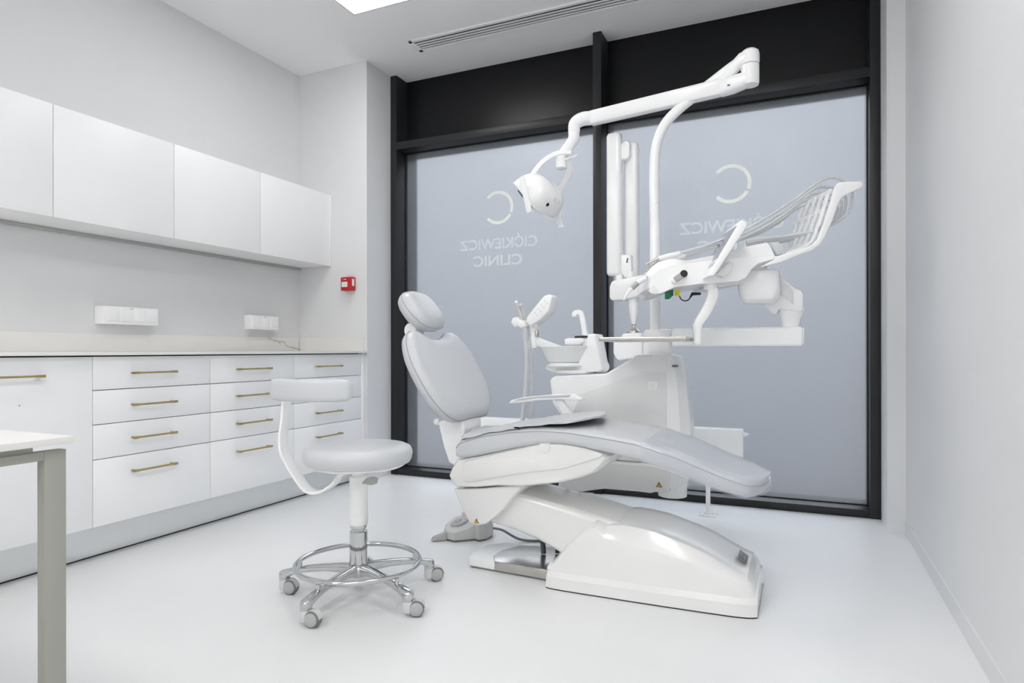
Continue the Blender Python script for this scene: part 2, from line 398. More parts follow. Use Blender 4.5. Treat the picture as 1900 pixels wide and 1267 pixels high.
# ------------------------------------------------------------------ base cabinets
XF = -2.735
def handle(parent, y0, y1, z):
    b = new(); x0 = -2.706
    box(b, x0-.004, x0+.004, y0, y1, z-.0042, z+.0042, bev=.001)
    for yy in (y0+.012, y1-.012):
        box(b, XF-.001, x0, yy-.005, yy+.005, z-.0042, z+.0042, bev=.001)
        box(b, x0-.005, x0+.005, yy-.012, yy+.012, z-.0055, z+.0055, bev=.001)
    return obj('handle', b, 'brass', parent)
ZD = [.150, .435, .584, .731, .876]
unit_labs = ['white base cabinet with a single tall door and brass handle, beside the desk', 'white four-drawer base cabinet next to the door cabinet', 'white four-drawer base cabinet in the middle, behind the stool back', 'white four-drawer base cabinet at the end beside the pier']
for i, (y0, y1, h0, h1) in enumerate(((.95, 1.750, 1.18, 1.547), (1.750, 2.344, 1.914, 2.133), (2.344, 2.935, 2.50, 2.735), (2.935, 3.573, 3.110, 3.345))):
    t = thing('base_cabinet', unit_labs[i], 'cabinet', (-3.0, (y0+y1)/2, .15), 'white base cabinets')
    bx('cabinet_body', 'gap', t, XL+.002, XF-.021, y0+.001, y1-.001, .152, .880)
    if i == 0:
        d = bx('door', 'cab', t, XF-.019, XF, y0+.0015, y1-.0015, .150, .8742, bev=.001); handle(d, h0, h1, .801); q = new(); lathe(q, [(.0022, 0), (.0022, .0006)], (XF-.0002, 1.47, .690), n=10, axis='x'); obj('screw_hole', q, 'gap', d)
    else:
        for k in range(4):
            d = bx('drawer', 'cab', t, XF-.019, XF, y0+.0015, y1-.0015, ZD[k]+(.0017 if k else 0), ZD[k+1]-.0017, bev=.001)
            handle(d, h0, h1, (.364, .512, .659, .801)[k])
tag(bx('cabinet_end_board', 'cab', None, XL+.002, -2.728, 3.575, YP-.002, .0, .8802, bev=.001), 'narrow white end panel closing the base cabinets at the pier', 'cabinet panel')
b = new(); box(b, -2.83, -2.815, .95, 3.574, .006, .149); o = obj('plinth', b, 'plinth'); tag(o, 'long grey plinth strip under the base cabinets', 'plinth')
bx('sealing_lip', 'gap', o, -2.832, -2.8135, .95, 3.574, .0005, .006)
ct = tag(bx('countertop', 'marble', None, XL+.002, -2.709, .9, YP+.0, .8805, .8945, bev=.001), 'thin off-white marble countertop over the base cabinets', 'countertop')
tag(bx('backsplash', 'marble', None, XL+.001, XL+.013, .9, YP-.013, .8948, .989, bev=.0008), 'low cream marble backsplash with a brown vein along the left wall', 'backsplash')
b = new(); prism(b, [(XL+.014, .8948), (-2.735, .8948), (-2.735, .977), (-2.739, .985), (-2.747, .989), (XL+.014, .989)], YP-.0125, YP-.0008, 'y', bev=.0006, seg=1)
tag(obj('end_backsplash', b, 'marble'), 'short cream marble upstand with rounded corner on the pier', 'backsplash')

# ------------------------------------------------------------------ sockets and call point
def socket_box(y0, y1, n, gaps, label):
    t = thing('socket_box', label, 'socket', (XL, (y0+y1)/2, 1.04), 'white surface socket boxes')
    b = new(); prism(b, [(y0-.012, 1.037), (y1+.012, 1.037), (y1+.012, 1.133), (y0-.012, 1.133)], XL+.001, XL+.063, 'x', bev=.004, taper=.965); obj('housing', b, 'white', t)
    L = y1-y0; s = .058
    for k in range(n):
        c = y0+L*gaps[k]
        f = new(); box(f, XL+.061, XL+.068, c-s/2, c+s/2, 1.085-s/2, 1.085+s/2, bev=.002); obj('socket_cover', f, 'whitem', t)
    bx('maker_mark', 'mark', t, XL+.0632, XL+.0638, (y0+y1)/2-.01, (y0+y1)/2+.01, 1.1215, 1.1245)
socket_box(2.139, 2.438, 4, (.15, .40, .64, .88), 'white box of four covered sockets on the left wall')
socket_box(3.113, 3.337, 3, (.16, .48, .82), 'white box of three covered sockets near the pier corner')
t = thing('fire_call_point', 'small red square fire call point on the pier beside the wall cabinets', 'fire alarm', (-2.85, YP, 1.31))
b = new(); box(b, -2.897, -2.808, 3.556, YP-.001, 1.313, 1.406, bev=.006, seg=3); obj('case', b, 'red', t)
bx('push_plate', 'label', t, -2.886, -2.838, 3.5535, 3.557, 1.337, 1.372, bev=.001)
b = new()
for dx in (-.012, 0, .012): lathe(b, [(.0022, 0), (.0022, .0008)], (-2.862+dx, 3.5527, 1.357), n=10, axis='y')
obj('print_dots', b, 'blk', t)
b = new(); box(b, -2.865, -2.848, 3.5553, 3.5562, 1.387, 1.392); 
for a in range(5): lathe(b, [(.0012, 0), (.0012, .001)], (-2.876+.004*math.cos(a*1.25), 3.5553, 1.390+.004*math.sin(a*1.25)), n=8, axis='y')
obj('print', b, 'label', t)
bx('side_label', 'label', t, -2.8085, -2.8075, 3.568, 3.592, 1.344, 1.392)

# ------------------------------------------------------------------ desk
t = thing('desk', 'white-topped desk with greige steel frame at the left edge of the picture', 'desk', (-1.9, .1, 0))
bx('desk_top', 'desktop', t, -2.45, -1.245, -.75, .763, .7275, .740, bev=.0008)
def deskframe(x0, x1):
    y0, y1 = -.73, .766-.012
    b = new(); box(b, x0, x1, y1-.038, y1, 0, .716, bev=.001); obj('leg', b, 'desk', t)
    b = new(); box(b, x0, x1, y0, y0+.038, 0, .716, bev=.001); obj('leg', b, 'desk', t)
    b = new(); box(b, x0, x1, y0+.038, y1-.038, .700, .716, bev=.001); obj('cross_bar', b, 'desk', t)
deskframe(-1.278, -1.256); deskframe(-2.44, -2.418)
b = new(); box(b, -2.418, -1.278, .60, .63, .700, .7275); box(b, -2.418, -1.278, -.60, -.57, .700, .7275); box(b, -1.300, -1.262, -.70, .70, .716, .7275); obj('under_frame', b, 'desk', t)

# ------------------------------------------------------------------ radiator
t = thing('radiator', 'low white panel radiator standing on the floor before the frosted window', 'radiator', (-1.17, 3.58, 0))
b = new(); box(b, -2.070, -.274, 3.545, 3.552, .282, .476, bev=.003); obj('front_panel', b, 'white', t)
b = new(); box(b, -2.068, -.276, 3.553, 3.628, .285, .472); obj('core', b, 'whitem', t)
b = new(); box(b, -2.068, -.276, 3.55, 3.630, .4725, .480, bev=.002); obj('top_grille', b, 'white', t)
for x in (-.2755, -2.072):
    b = new(); box(b, x, x+.0035, 3.552, 3.628, .285, .476, bev=.002); obj('side_cover', b, 'white', t)
for x in (-.268, -2.076):
    b = new(); s = 1 if x > -1 else -1
    lathe(b, [(.009, -.012), (.012, -.010), (.012, .008), (.007, .010), (.007, .02), (.003, .022)], (x, 3.59, .452), n=16, axis='x'); obj('vent_plug', b, 'white', t)
for x in (-.457, -1.235, -1.9):
    b = new(); box(b, x-.0115, x+.0115, 3.606, 3.629, .004, .17, bev=.002); box(b, x-.007, x+.007, 3.609, 3.626, .16, .30); lg = obj('leg', b, 'white', t)
    b = new(); box(b, x-.045, x+.045, 3.588, 3.650, 0, .005, bev=.001)
    for dx in (-.03, .03): lathe(b, [(.010, .005), (.010, .010), (.006, .014)], (x+dx, 3.605, 0), n=12)
    obj('foot_plate', b, 'white', lg)

# ------------------------------------------------------------------ stool
SX, SY = -1.481, 1.917
CR = Vector((.912, .409, 0)); CF = Vector((-.409, .912, 0))       # stool's own side and depth directions
t = thing('dental_stool', 'pale grey round operator stool on chrome five-star base with small curved back', 'stool', (SX, SY, 0))
b = new(); lathe(b, [(0.1455, 0.4844), (0.1746, 0.4860), (0.1872, 0.4908), (0.1945, 0.5036), (0.1974, 0.5196), (0.1959, 0.5324), (0.1901, 0.5436), (0.1765, 0.5508), (0.1455, 0.5552), (0.0970, 0.5560), (0.0485, 0.5544), (0.0097, 0.5540)], (SX, SY, 0), n=64)
obj('seat', b, 'leather', t)
b = new(); lathe(b, [(0.0582, 0.4680), (0.1164, 0.4700), (0.1630, 0.4760), (0.1707, 0.4810), (0.1707, 0.4850), (0.0970, 0.4855)], (SX, SY, 0), n=48); obj('seat_pan', b, 'white', t)
b = new(); lathe(b, [(.0325, .262), (.0345, .265), (.0325, .436), (.030, .439), (.022, .440), (.022, .462)], (SX, SY, 0), n=32); obj('column_sleeve', b, 'whitem', t)
b = new(); lathe(b, [(.030, .118), (.0325, .121), (.0325, .236), (.030, .239), (.026, .243), (.026, .247), (.030, .250), (.031, .262), (.02, .263)], (SX, SY, 0), n=32); obj('gas_cylinder', b, 'chrome', t)
b = new(); lathe(b, [(.026, .072), (.034, .075), (.040, .088), (.040, .104), (.034, .112), (.028, .119)], (SX, SY, 0), n=32); obj('hub', b, 'chrome', t)
b = new(); tube(b, [(SX+.222*math.cos(2*math.pi*i/64), SY+.222*math.sin(2*math.pi*i/64), .123) for i in range(64)], .0095, n=12, closed=True); obj('foot_ring', b, 'chrome', t)
a0 = -88.8
for k in range(5):
    a = R(a0+72*k); d = Vector((math.cos(a), math.sin(a), 0)); s = Vector((-d.y, d.x, 0)); c = Vector((SX, SY, 0))
    secs = []
    for r_, z, wd, hh in ((.030, .098, .020, .020), (.07, .101, .0165, .016), (.12, .100, .0155, .013), (.17, .096, .016, .012), (.21, .091, .017, .0115), (.245, .083, .0185, .012), (.268, .075, .0195, .015), (.285, .071, .019, .016), (.296, .069, .014, .014), (.301, .068, .006, .008)):
        p = c+d*r_+Vector((0, 0, z)); secs.append([p+s*x*wd+Vector((0, 0, 1))*y*hh for x, y in ell(1, 1, 20, 3)])
    b = new(); loft(b, secs); lathe(b, [(.0195, .0545), (.0205, .0565), (.0205, .072), (.018, .078)], tuple(c+d*.281), n=24)
    if True:  # bracket that carries the ring
        p = c+d*.222+Vector((0, 0, .096)); tube(b, [p, p+Vector((0, 0, .020))], .008, n=12)
    leg = obj('leg', b, 'chrome', t)
    cst = R((8, 30, 40, 20, 10)[k]); e = Vector((math.cos(cst), math.sin(cst), 0)); f = Vector((-e.y, e.x, 0)); cc = c+d*.281+e*.028
    m = Matrix((e, f, Vector((0, 0, 1)))).transposed().to_4x4(); m.translation = cc+Vector((0, 0, .0275))
    b = new()
    # cup under the stem with an arched guard over the wheel
    lathe(b, [(.012, -.016), (.0185, -.012), (.0195, -.004), (.0195, .024), (.0175, .027)], (-.028, .0, 0), n=24, mtx=m)
    out = [(math.cos(R(q))*.0295, math.sin(R(q))*.0295) for q in range(5, 176, 10)]
    inn = [(math.cos(R(q))*.0275, math.sin(R(q))*.0275) for q in range(175, 4, -10)]
    prism(b, out+inn, -.014, .010, 'y', bev=.0006, seg=1, mtx=m)
    box(b, -.03, .0, -.006, .006, -.010, .012, bev=.003, mtx=m)
    ca = obj('caster', b, 'hood', leg)
    b = new()
    lathe(b, [(.010, -.019), (.0245, -.018), (.0268, -.014), (.0268, .010), (.0245, .014), (.010, .015)], (0, 0, 0), n=32, axis='y', mtx=m)
    wl = obj('wheel', b, 'wheel', ca)
    b = new(); lathe(b, [(.0222, -.0165), (.0222, -.0195), (.0195, -.0215), (.004, -.022)], (0, 0, 0), n=32, axis='y', mtx=m)
    obj('wheel_cap', b, 'wheelh', leg)
c = Vector((SX, SY, 0))
def sp(r_, f_, z): return c+CR*(r_+(.019 if abs(r_) > .08 else 0))-CF*f_+Vector((0, 0, z))          # r: to the stool's right, f: towards its front
b = new(); path = crv([sp(.02, 0, .458), sp(-.05, .02, .450), sp(-.10, .035, .415), sp(-.145, .045, .392), sp(-.185, .055, .400), sp(-.215, .06, .438), sp(-.250, .066, .50), sp(-.268, .07, .545), sp(-.270, .07, .60), sp(-.262, .07, .66), sp(-.258, .07, .735)], 6)
tube(b, path, 1, up=tuple(CF*.78+CR*.2), shape=rr(-.0045, .0045, -.025, .025, .002, 2)); obj('back_bar', b, 'white', t)
b = new(); secs = []
N = 25
for i in range(N):
    q = -1+2*i/(N-1); rr0 = -.141+.153*q; ff = .150-.055*q*q+.035*q; tk = .021*(1-abs(q)**8*.25); hh = .0395*(1-abs(q)**10*.18)
    e = max(0, (abs(q)-.9)/.1); sc = math.sqrt(max(.0, 1-e*e*.93))
    p = c+CR*rr0-CF*ff+Vector((0, 0, .762)); tg = (CR*.153-CF*(-.11*q+.035)).normalized(); nn = Vector((tg.y, -tg.x, 0))
    secs.append([p+nn*x*tk*max(sc, .35)+Vector((0, 0, 1))*(y*hh*max(sc, .72)) for x, y in ell(1, 1, 28, 3.6)])
loft(b, secs); obj('backrest', b, 'leather', t)
b = new(); m = aim(sp(.045, .05, .447), (CR*.6-CF*.5+Vector((0, 0, -.25))))
tube(b, [sp(.02, .02, .457), sp(.055, .07, .448)], .004, n=8)
lever = obj('lever_rod', b, 'whitem', t)
b = new(); prism(b, [(-.028, -.010), (.006, -.016), (.026, -.008), (.028, .010), (.010, .016), (-.014, .010)], -.004, .004, 'y', bev=.002, mtx=Matrix.Translation(sp(.062, .085, .438)) @ Matrix.Rotation(math.atan2(CR.y, CR.x), 4, 'Z') @ Matrix.Rotation(R(-35), 4, 'X')); obj('lever_paddle', b, 'mgrey', lever)
b = new(); box(b, -.14, .02, -.012, .012, .456, .470, bev=.003, mtx=Matrix.Translation((SX, SY, 0)) @ Matrix.Rotation(math.atan2(CR.y, CR.x), 4, 'Z')); obj('seat_bracket', b, 'white', t)

# ------------------------------------------------------------------ dental chair
YC = 2.48
t = thing('dental_chair', 'white dental patient chair with pale grey upholstery and long sloping leg rest', 'dental chair', (-.55, YC, 0))
chair = t
def interp0(tab, x):
    if x <= tab[0][0]: return tab[0][1]
    for (xa, za), (xb, zb) in zip(tab, tab[1:]):
        if x <= xb: return za+(zb-za)*(x-xa)/(xb-xa)
    return tab[-1][1]
# base hood: faceted wedge with a skirt
tope = [(-0.709,0.239),(-0.608,0.254),(-0.502,0.247),(-0.325,0.197),(-0.155,0.112)]
facl = [(-0.697,0.229),(-0.664,0.207),(-0.440,0.176),(-0.277,0.139),(-0.157,0.110)]
slant = [(-0.884,-0.017),(-0.873,0.007),(-0.855,0.041),(-0.810,0.114),(-0.757,0.185),(-0.715,0.232),(-0.691,0.253)]
def hood_sec(x, zt, zl, ws, wt, wb, zs=.048):
    zt = max(zt, zs+.03); zl = min(max(zl, zs+.02), zt-.006)
    pts = [(-wb, .005), (-wb+.003, zs*.5), (-wb+.006, zs-.004), (-wb+.010, zs), (-wb+.020, zs+.010), (-wb+.023, zs+.013)]
    for f in (.33, .66, .97): pts.append((-(wb-.023+(ws-wb+.023)*f), zs+.013+(zl-zs-.013)*f))
    pts += [(-ws+.003, zl+.003), (-(ws+wt)/2, (zl+zt)/2+.003), (-wt-.003, zt-.002), (-wt+.003, zt+.0005), (-wt*.5, zt+.005), (0, zt+.007)]
    pts = pts+[(-y, z) for y, z in pts[-2::-1]]
    return [(x, YC+y, z) for y, z in pts]
b = new()
prof = [(-.880, .040, .03, .200, .185, .214), (-.866, .075, .05, .200, .180, .220), (-.84, .118, .095, .196, .172, .223), (-.80, .168, .146, .191, .162, .224), (-.76, .210, .190, .187, .155, .224), (-.72, .244, .225, .184, .150, .224), (-.695, .259, .238, .183, .147, .224)]
for x in (-.66, -.60, -.54, -.48, -.42, -.36, -.30, -.24, -.20):
    prof.append((x, interp0(tope, x), interp0(facl, x)-.0, .184-.010*(x+.66)/.46, .145, .223-.012*((x+.66)/.46)**2))
prof += [(-.165, .124, .108, .168, .143, .205), (-.148, .104, .092, .160, .140, .199), (-.138, .080, .068, .156, .136, .193), (-.131, .055, .050, .15, .130, .188)]; prof_ = prof
loft(b, [hood_sec(*p) for p in prof]); obj('base_hood', b, 'hoodw', t, sharp=26)
b = new(); gk = [(p[0], p[5]-.002) for p in prof]
prism(b, [(x, YC-w) for x, w in gk]+[(x, YC+w) for x, w in gk[::-1]], 0, .007, 'z'); obj('base_gasket', b, 'blk', t)
m = Matrix.Translation((-.19, YC-.02, .1495)) @ Matrix.Rotation(R(34), 4, 'Y')
b = new(); box(b, -.018, .018, -.045, .045, 0, .004, bev=.001, mtx=m); pl = obj('name_plate', b, 'badge', t)
b = new(); tube(b, [m @ Vector((.006+.004*math.sin(q*.9), -.032+q*.005, .0042)) for q in range(13)], .0012, n=6); obj('plate_mark', b, 'satin', pl)
# floor plate with steel cover
b = new(); prism(b, [(-1.255, YC-.13), (-.80, YC-.155), (-.80, YC+.155), (-1.20, YC+.12), (-1.262, YC+.06), (-1.275, YC-.04)], .006, .042, 'z', bev=.006); obj('floor_plate', b, 'white', t)
b = new(); prism(b, [(-1.245, YC-.125), (-.80, YC-.15), (-.80, YC+.15), (-1.19, YC+.11)], 0, .006, 'z'); obj('plate_gasket', b, 'dgrey', t)
b = new(); prism(b, [(-1.130, YC-.1415), (-.80, YC-.158), (-.80, YC+.10), (-1.02, YC+.125), (-1.12, YC+.09), (-1.165, YC+.0), (-1.165, YC-.08)], .010, .046, 'z', bev=.002); obj('steel_cover', b, 'steel', t)
b = new()
tube(b, crv([(-.98, YC+.02, .05), (-.985, YC+.02, .15), (-.97, YC+.03, .24)], 8), .011, n=10)
tube(b, crv([(-.93, YC+.05, .05), (-.93, YC+.05, .15), (-.90, YC+.05, .24)], 8), .009, n=10)
tube(b, crv([(-.83, YC-.02, .05), (-.83, YC-.02, .12), (-.82, YC, .2)], 8), .011, n=10)
obj('cables', b, 'dgrey', t)
# lift arm: sloping parallelogram under the seat
b = new()
def arm_sec(x, zt, zb, w):
    return [(x, YC+y, z) for y, z in rr(-w, w, zb, zt, .028, 5)]
loft(b, [arm_sec(*p) for p in ((-1.22, .350, .205, .135), (-1.15, .345, .195, .140), (-1.05, .330, .178, .142), (-.95, .315, .152, .143), (-.85, .298, .110, .144), (-.80, .290, .085, .144), (-.70, .272, .06, .145), (-.62, .255, .05, .140))]); obj('lift_arm', b, 'cream', t)
# triangular joint cover
b = new(); tri = [(-1.293,0.333),(-1.146,0.350),(-0.998,0.375),(-0.991,0.362),(-1.028,0.323),(-1.063,0.275),(-1.110,0.232),(-1.143,0.209),(-1.179,0.198),(-1.219,0.204),(-1.256,0.268)]
prism(b, tri, 2.285, 2*YC-2.285, 'y', bev=.010, seg=4); tc_ = obj('joint_cover', b, 'hoodw', t)
def warning(parent, c, m, s=.011):
    b = new(); prism(b, [(-s*1.15, -s*.75), (s*1.15, -s*.75), (0, s*1.25)], -.0004, .0006, 'y', mtx=m); w = obj('warning_sticker', b, 'blk', parent)
    b = new(); prism(b, [(-s*.82, -s*.55), (s*.82, -s*.55), (0, s*.88)], -.0012, .0004, 'y', mtx=m); k = obj('warning_field', b, 'amber', w)
    b = new(); prism(b, [(-s*.10, s*.5), (s*.14, s*.5), (s*.0, s*.12), (s*.2, s*.12), (-s*.05, -s*.42), (s*.03, -s*.02), (-s*.18, -s*.02)], -.0016, .0002, 'y', mtx=m); obj('warning_symbol', b, 'blk', w)
p = [(-1.184,0.214)][0]
warning(tc_, None, Matrix.Translation((p[0], 2.2845, p[1])), .010)
# seat shell
sh = [(-1.272,0.457),(-1.299,0.418),(-1.312,0.388),(-1.302,0.367),(-1.277,0.343),(-1.191,0.349),(-1.096,0.364),(-0.980,0.371),(-0.902,0.385),(-0.826,0.399),(-0.737,0.426),(-0.686,0.450),(-0.653,0.482),(-0.635,0.508),(-0.656,0.531),(-0.723,0.550),(-0.797,0.561),(-0.883,0.556),(-0.994,0.529),(-1.134,0.490)]
b = new(); secs = []
for y, k in ((0, .90), (.006, .955), (.018, .985), (.034, 1.0)):
    secs.append((y, k))
cxs = sum(p[0] for p in sh)/len(sh); czs = sum(p[1] for p in sh)/len(sh)+.03
half = YC-2.265
L_ = [[(cxs+(x-cxs)*k, 2.265+y, czs+(z-czs)*k) for x, z in sh] for y, k in secs] + [[(cxs+(x-cxs)*k, 2*YC-2.265-y, czs+(z-czs)*k) for x, z in sh] for y, k in secs[::-1]]
loft(b, L_); obj('seat_shell', b, 'cream', t, sharp=32)
b = new(); sp_ = [(-1.224,0.455),(-1.231,0.420),(-1.236,0.389),(-1.231,0.377),(-1.219,0.373),(-1.187,0.376),(-1.083,0.402),(-0.973,0.427),(-0.880,0.443),(-0.809,0.456),(-0.741,0.480),(-0.666,0.507),(-0.653,0.522),(-0.721,0.539),(-0.815,0.549),(-0.902,0.544),(-1.014,0.514),(-1.130,0.481)]
prism(b, sp_, 2.256, 2.275, 'y', bev=.006, seg=3); spo = obj('side_panel', b, 'cream', t)
b = new(); fc = [(-1.191,0.449),(-0.990,0.487),(-0.804,0.474),(-0.879,0.446),(-0.972,0.432),(-1.082,0.409),(-1.186,0.385)]
prism(b, fc, 2.2545, 2.262, 'y', bev=.0025, seg=2); obj('panel_facet', b, 'cream', spo)
b = new(); pc = [(-0.901,0.552),(-0.857,0.555),(-0.857,0.531),(-0.862,0.516),(-0.879,0.509),(-0.897,0.514),(-0.901,0.528)]
prism(b, pc, 2.2535, 2.262, 'y', bev=.002, seg=2); obj('mount_cap', b, 'cream', spo)
# seat and leg-rest cushion
yn = 2.245
topn = [(-1.259,0.523),(-1.247,0.531),(-1.198,0.548),(-1.126,0.569),(-1.010,0.589),(-0.899,0.600),(-0.791,0.600),(-0.688,0.590),(-0.607,0.581),(-0.529,0.570),(-0.398,0.533),(-0.255,0.478),(-0.169,0.451),(-0.127,0.442)]
botn = [(-1.276,0.463),(-1.246,0.468),(-1.198,0.475),(-1.126,0.492),(-1.010,0.522),(-0.899,0.546),(-0.791,0.552),(-0.688,0.538),(-0.607,0.526),(-0.529,0.511),(-0.398,0.475),(-0.255,0.425),(-0.169,0.404),(-0.127,0.405)]
xs_t = [p[0] for p in topn]
def interp(tab, x):
    if x <= tab[0][0]: return tab[0][1]
    for (xa, za), (xb, zb) in zip(tab, tab[1:]):
        if x <= xb: return za+(zb-za)*(x-xa)/(xb-xa)
    return tab[-1][1]
XE = -.100; XS = -1.262
def seat_w(x):
    w = .235 if x < -.65 else .235-.035*((x+.65)/.565)**1.5 if x < -.1 else .2
    d = XE-x
    if d < .10: w *= math.sqrt(max(0.02, 1-((.10-d)/.10)**2.4))
    d = x-XS
    if d < .03: w -= .012*(1-d/.03)
    return w
b = new(); seam_l = []; seam_r = []
xsamp = [XS, XS+.006, XS+.02]+[XS+.05+i*(XE-.12-XS-.05)/34 for i in range(35)]+[XE-.10+.10*math.sin(R(q)) for q in range(10, 91, 8)]
secs = []
def seat_zt(x): return interp(topn, x)
def seat_zb(x): return interp(botn, x)
for x in xsamp:
    zt, zb, w = seat_zt(x), seat_zb(x), seat_w(x)
    d = XE-x; e = max(0, 1-d/.03); zb = zb+(zt-zb)*.35*e; 
    dd = x-XS; e2 = max(0, 1-dd/.02); zt2 = zt-.010*e2; zb2 = zb+.008*e2
    pts = [(-w+.010, zb2), (-w+.002, zb2+.008), (-w, zb2+.02), (-w+.001, zt2-.010), (-w+.0035, zt2-.002), (-w+.0075, zt2+.004), (-w+.018, zt2+.009), (-w*.7, zt2+.012), (-w*.3, zt2+.010), (0, zt2+.008)]
    pts = pts+[(-y, z) for y, z in pts[-2::-1]]
    secs.append([(x, YC+y, z) for y, z in pts])
    seam_l.append((x, YC-w+.0012, zt2-.006)); seam_r.append((x, YC+w-.0012, zt2-.006))
loft(b, secs); seat = obj('seat_cushion', b, 'leather', t, sharp=60)
b = new(); tube(b, seam_l, .0016, n=6); tube(b, seam_r, .0016, n=6); obj('seam', b, 'seam', seat)
# clear vinyl cover over the foot end
b = new(); secs = []
for x in [x for x in xsamp if x > -.52]+[XE+.004]:
    xx = x; zt, zb, w = seat_zt(min(x, XE)), seat_zb(min(x, XE)), seat_w(min(x, XE-.002))+.004
    pts = [(-w+.004, zb-.003), (-w-.001, zb+.012), (-w, zt-.008), (-w+.006, zt+.008), (-w+.018, zt+.0135), (-w*.7, zt+.0165), (-w*.3, zt+.0145), (0, zt+.0125)]
    pts = pts+[(-y, z) for y, z in pts[-2::-1]]
    secs.append([(xx, YC+y, z) for y, z in pts])
tb = new(); rings = [[tb.verts.new(Vector(p)) for p in s] for s in secs]
for i in range(len(rings)-1):
    for j in range(len(rings[0])-1): tb.faces.new((rings[i][j], rings[i][j+1], rings[i+1][j+1], rings[i+1][j]))
merge(b, tb); cov = obj('foot_cover', b, 'clear', t, sharp=60); cov['label'] = 'clear vinyl cover over the foot end'
# backrest on its bracket
a = R(30); O = Vector((-1.340, YC, .580)); Ub = Vector((0, 1, 0)); Vb = Vector((-math.sin(a), 0, math.cos(a))); Nb = Vector((math.cos(a), 0, math.sin(a)))
half_o = [(.0, .002), (.10, .000), (.150, .008), (.195, .035), (.232, .085), (.254, .14), (.264, .20), (.266, .26), (.258, .32), (.238, .37), (.205, .415), (.165, .437), (.125, .435), (.085, .415), (.045, .402), (.0, .399)]
ol = crv2(half_o+[(-u, v) for u, v in half_o[-2:0:-1]], 4)
b = new(); cushion(b, ol, [(.050, .0), (.020, .003), (.008, .012), (.002, .026), (.0, .036), (.003, .050), (.011, .064), (.024, .073), (.042, .078)], (O, Ub, Vb, Nb), bulge=-.004)
back = obj('backrest', b, 'leather', t, sharp=60)
b = new(); tube(b, [O+Ub*x+Vb*y+Nb*.044 for x, y in inset(ol, .0005)], .0016, n=6, closed=True); obj('seam', b, 'seam', back)
b = new(); bk = [(-1.361,0.612),(-1.431,0.590),(-1.417,0.537),(-1.401,0.480),(-1.377,0.417),(-1.340,0.401),(-1.298,0.427),(-1.288,0.487),(-1.301,0.555),(-1.304,0.610)]
prism(b, bk, 2.395, 2*YC-2.395, 'y', bev=.012, seg=4); obj('back_bracket', b, 'white', t)
b = new(); lathe(b, [(.012, -.012), (.014, -.006), (.014, .006), (.010, .012)], [(-1.463,2.450,0.584)][0], n=16, axis='x'); obj('bracket_knob', b, 'white', t)
# headrest
a = R(40); O = Vector((-1.592, YC, 1.048)); Vh = Vector((-math.sin(a), 0, math.cos(a))); Nh = Vector((math.cos(a), 0, math.sin(a)))
ho = crv2([(x*.93, y*.93) for x, y in [(0, -.112), (.06, -.108), (.102, -.085), (.128, -.035), (.130, .025), (.112, .075), (.07, .108), (0, .118), (-.07, .108), (-.112, .075), (-.130, .025), (-.128, -.035), (-.102, -.085), (-.06, -.108)]], 4)
b = new(); cushion(b, ho, [(.05, .0), (.022, .002), (.009, .012), (.002, .028), (.0, .040), (.003, .056), (.012, .070), (.026, .080), (.045, .086)], (O, Ub, Vh, Nh), bulge=.004)
head = obj('headrest', b, 'leather', t, sharp=60)
b = new(); tube(b, [O+Ub*x+Vh*y+Nh*.047 for x, y in inset(ho, .0005)], .0016, n=6, closed=True); obj('seam', b, 'seam', head)
b = new(); tube(b, crv([(-1.53, YC, .90), (-1.565, YC, .95), (-1.59, YC, .98), (-1.60, YC, 1.04)], 6), 1, up=(0, 1, 0), shape=rr(-.006, .006, -.03, .03, .004, 3)); obj('headrest_bar', b, 'desk', t)
b = new(); lathe(b, [(.03, -.035), (.034, -.03), (.034, .03), (.03, .035)], (-1.602, YC, .99), n=20, axis='y'); obj('headrest_joint', b, 'whitem', t)
# far armrest
ar = [(-1.260,0.645),(-1.246,0.663),(-1.191,0.677),(-1.109,0.688),(-1.002,0.698),(-0.940,0.701),(-0.896,0.678),(-0.914,0.671),(-1.002,0.673),(-1.109,0.666),(-1.191,0.654)]
b = new(); prism(b, ar, 2.755, 2.825, 'y', bev=.006, seg=3); arm = obj('armrest', b, 'white', t)
b = new(); prism(b, [(-1.238,0.662),(-1.191,0.675),(-1.109,0.687),(-1.002,0.696),(-0.945,0.699),(-0.955,0.685),(-1.109,0.677),(-1.191,0.665)], 2.7535, 2.76, 'y', bev=.002, seg=2); obj('arm_pad', b, 'leather', arm)
b = new(); prism(b, [(-1.037,0.672),(-0.997,0.673),(-0.940,0.599),(-0.909,0.531),(-0.955,0.529),(-0.992,0.594)], 2.775, 2.805, 'y', bev=.006, seg=3); obj('arm_strut', b, 'white', arm)

# ------------------------------------------------------------------ seat pad lying on the chair
b = new(); secs = []
nx, ny = 30, 22
top = []
def padz(x, v):
    f = (x+1.285)/(.572)
    zt = seat_zt(x)+.014
    lift = .030*max(0, (f-.55)/.45)**1.5+.022*max(0, (.12-f)/.12)**1.3
    return zt+lift+.004
def padw(f):
    e = min(1, f/.06, (1-f)/.10); return .236*math.sqrt(max(.15, 1-(1-max(0, e))**2))
tt = new(); G = []
for i in range(nx+1):
    f = i/nx; x = -1.285+.572*f; w = padw(f); row = []
    for j in range(ny+1):
        v = -1+2*j/ny; q = .0035*(abs(math.sin((i*.5+j*.5)*1.2))*abs(math.sin((i*.5-j*.5)*1.2)))
        row.append((x-.02*(v*v)*(1 if f > .5 else -1), YC+v*w, padz(x, v)-.003*abs(v)**6+q))
    G.append(row)
TV = [[tt.verts.new(Vector(p)) for p in r_] for r_ in G]; BV = [[tt.verts.new(Vector(p)-Vector((0, 0, .007))) for p in r_] for r_ in G]
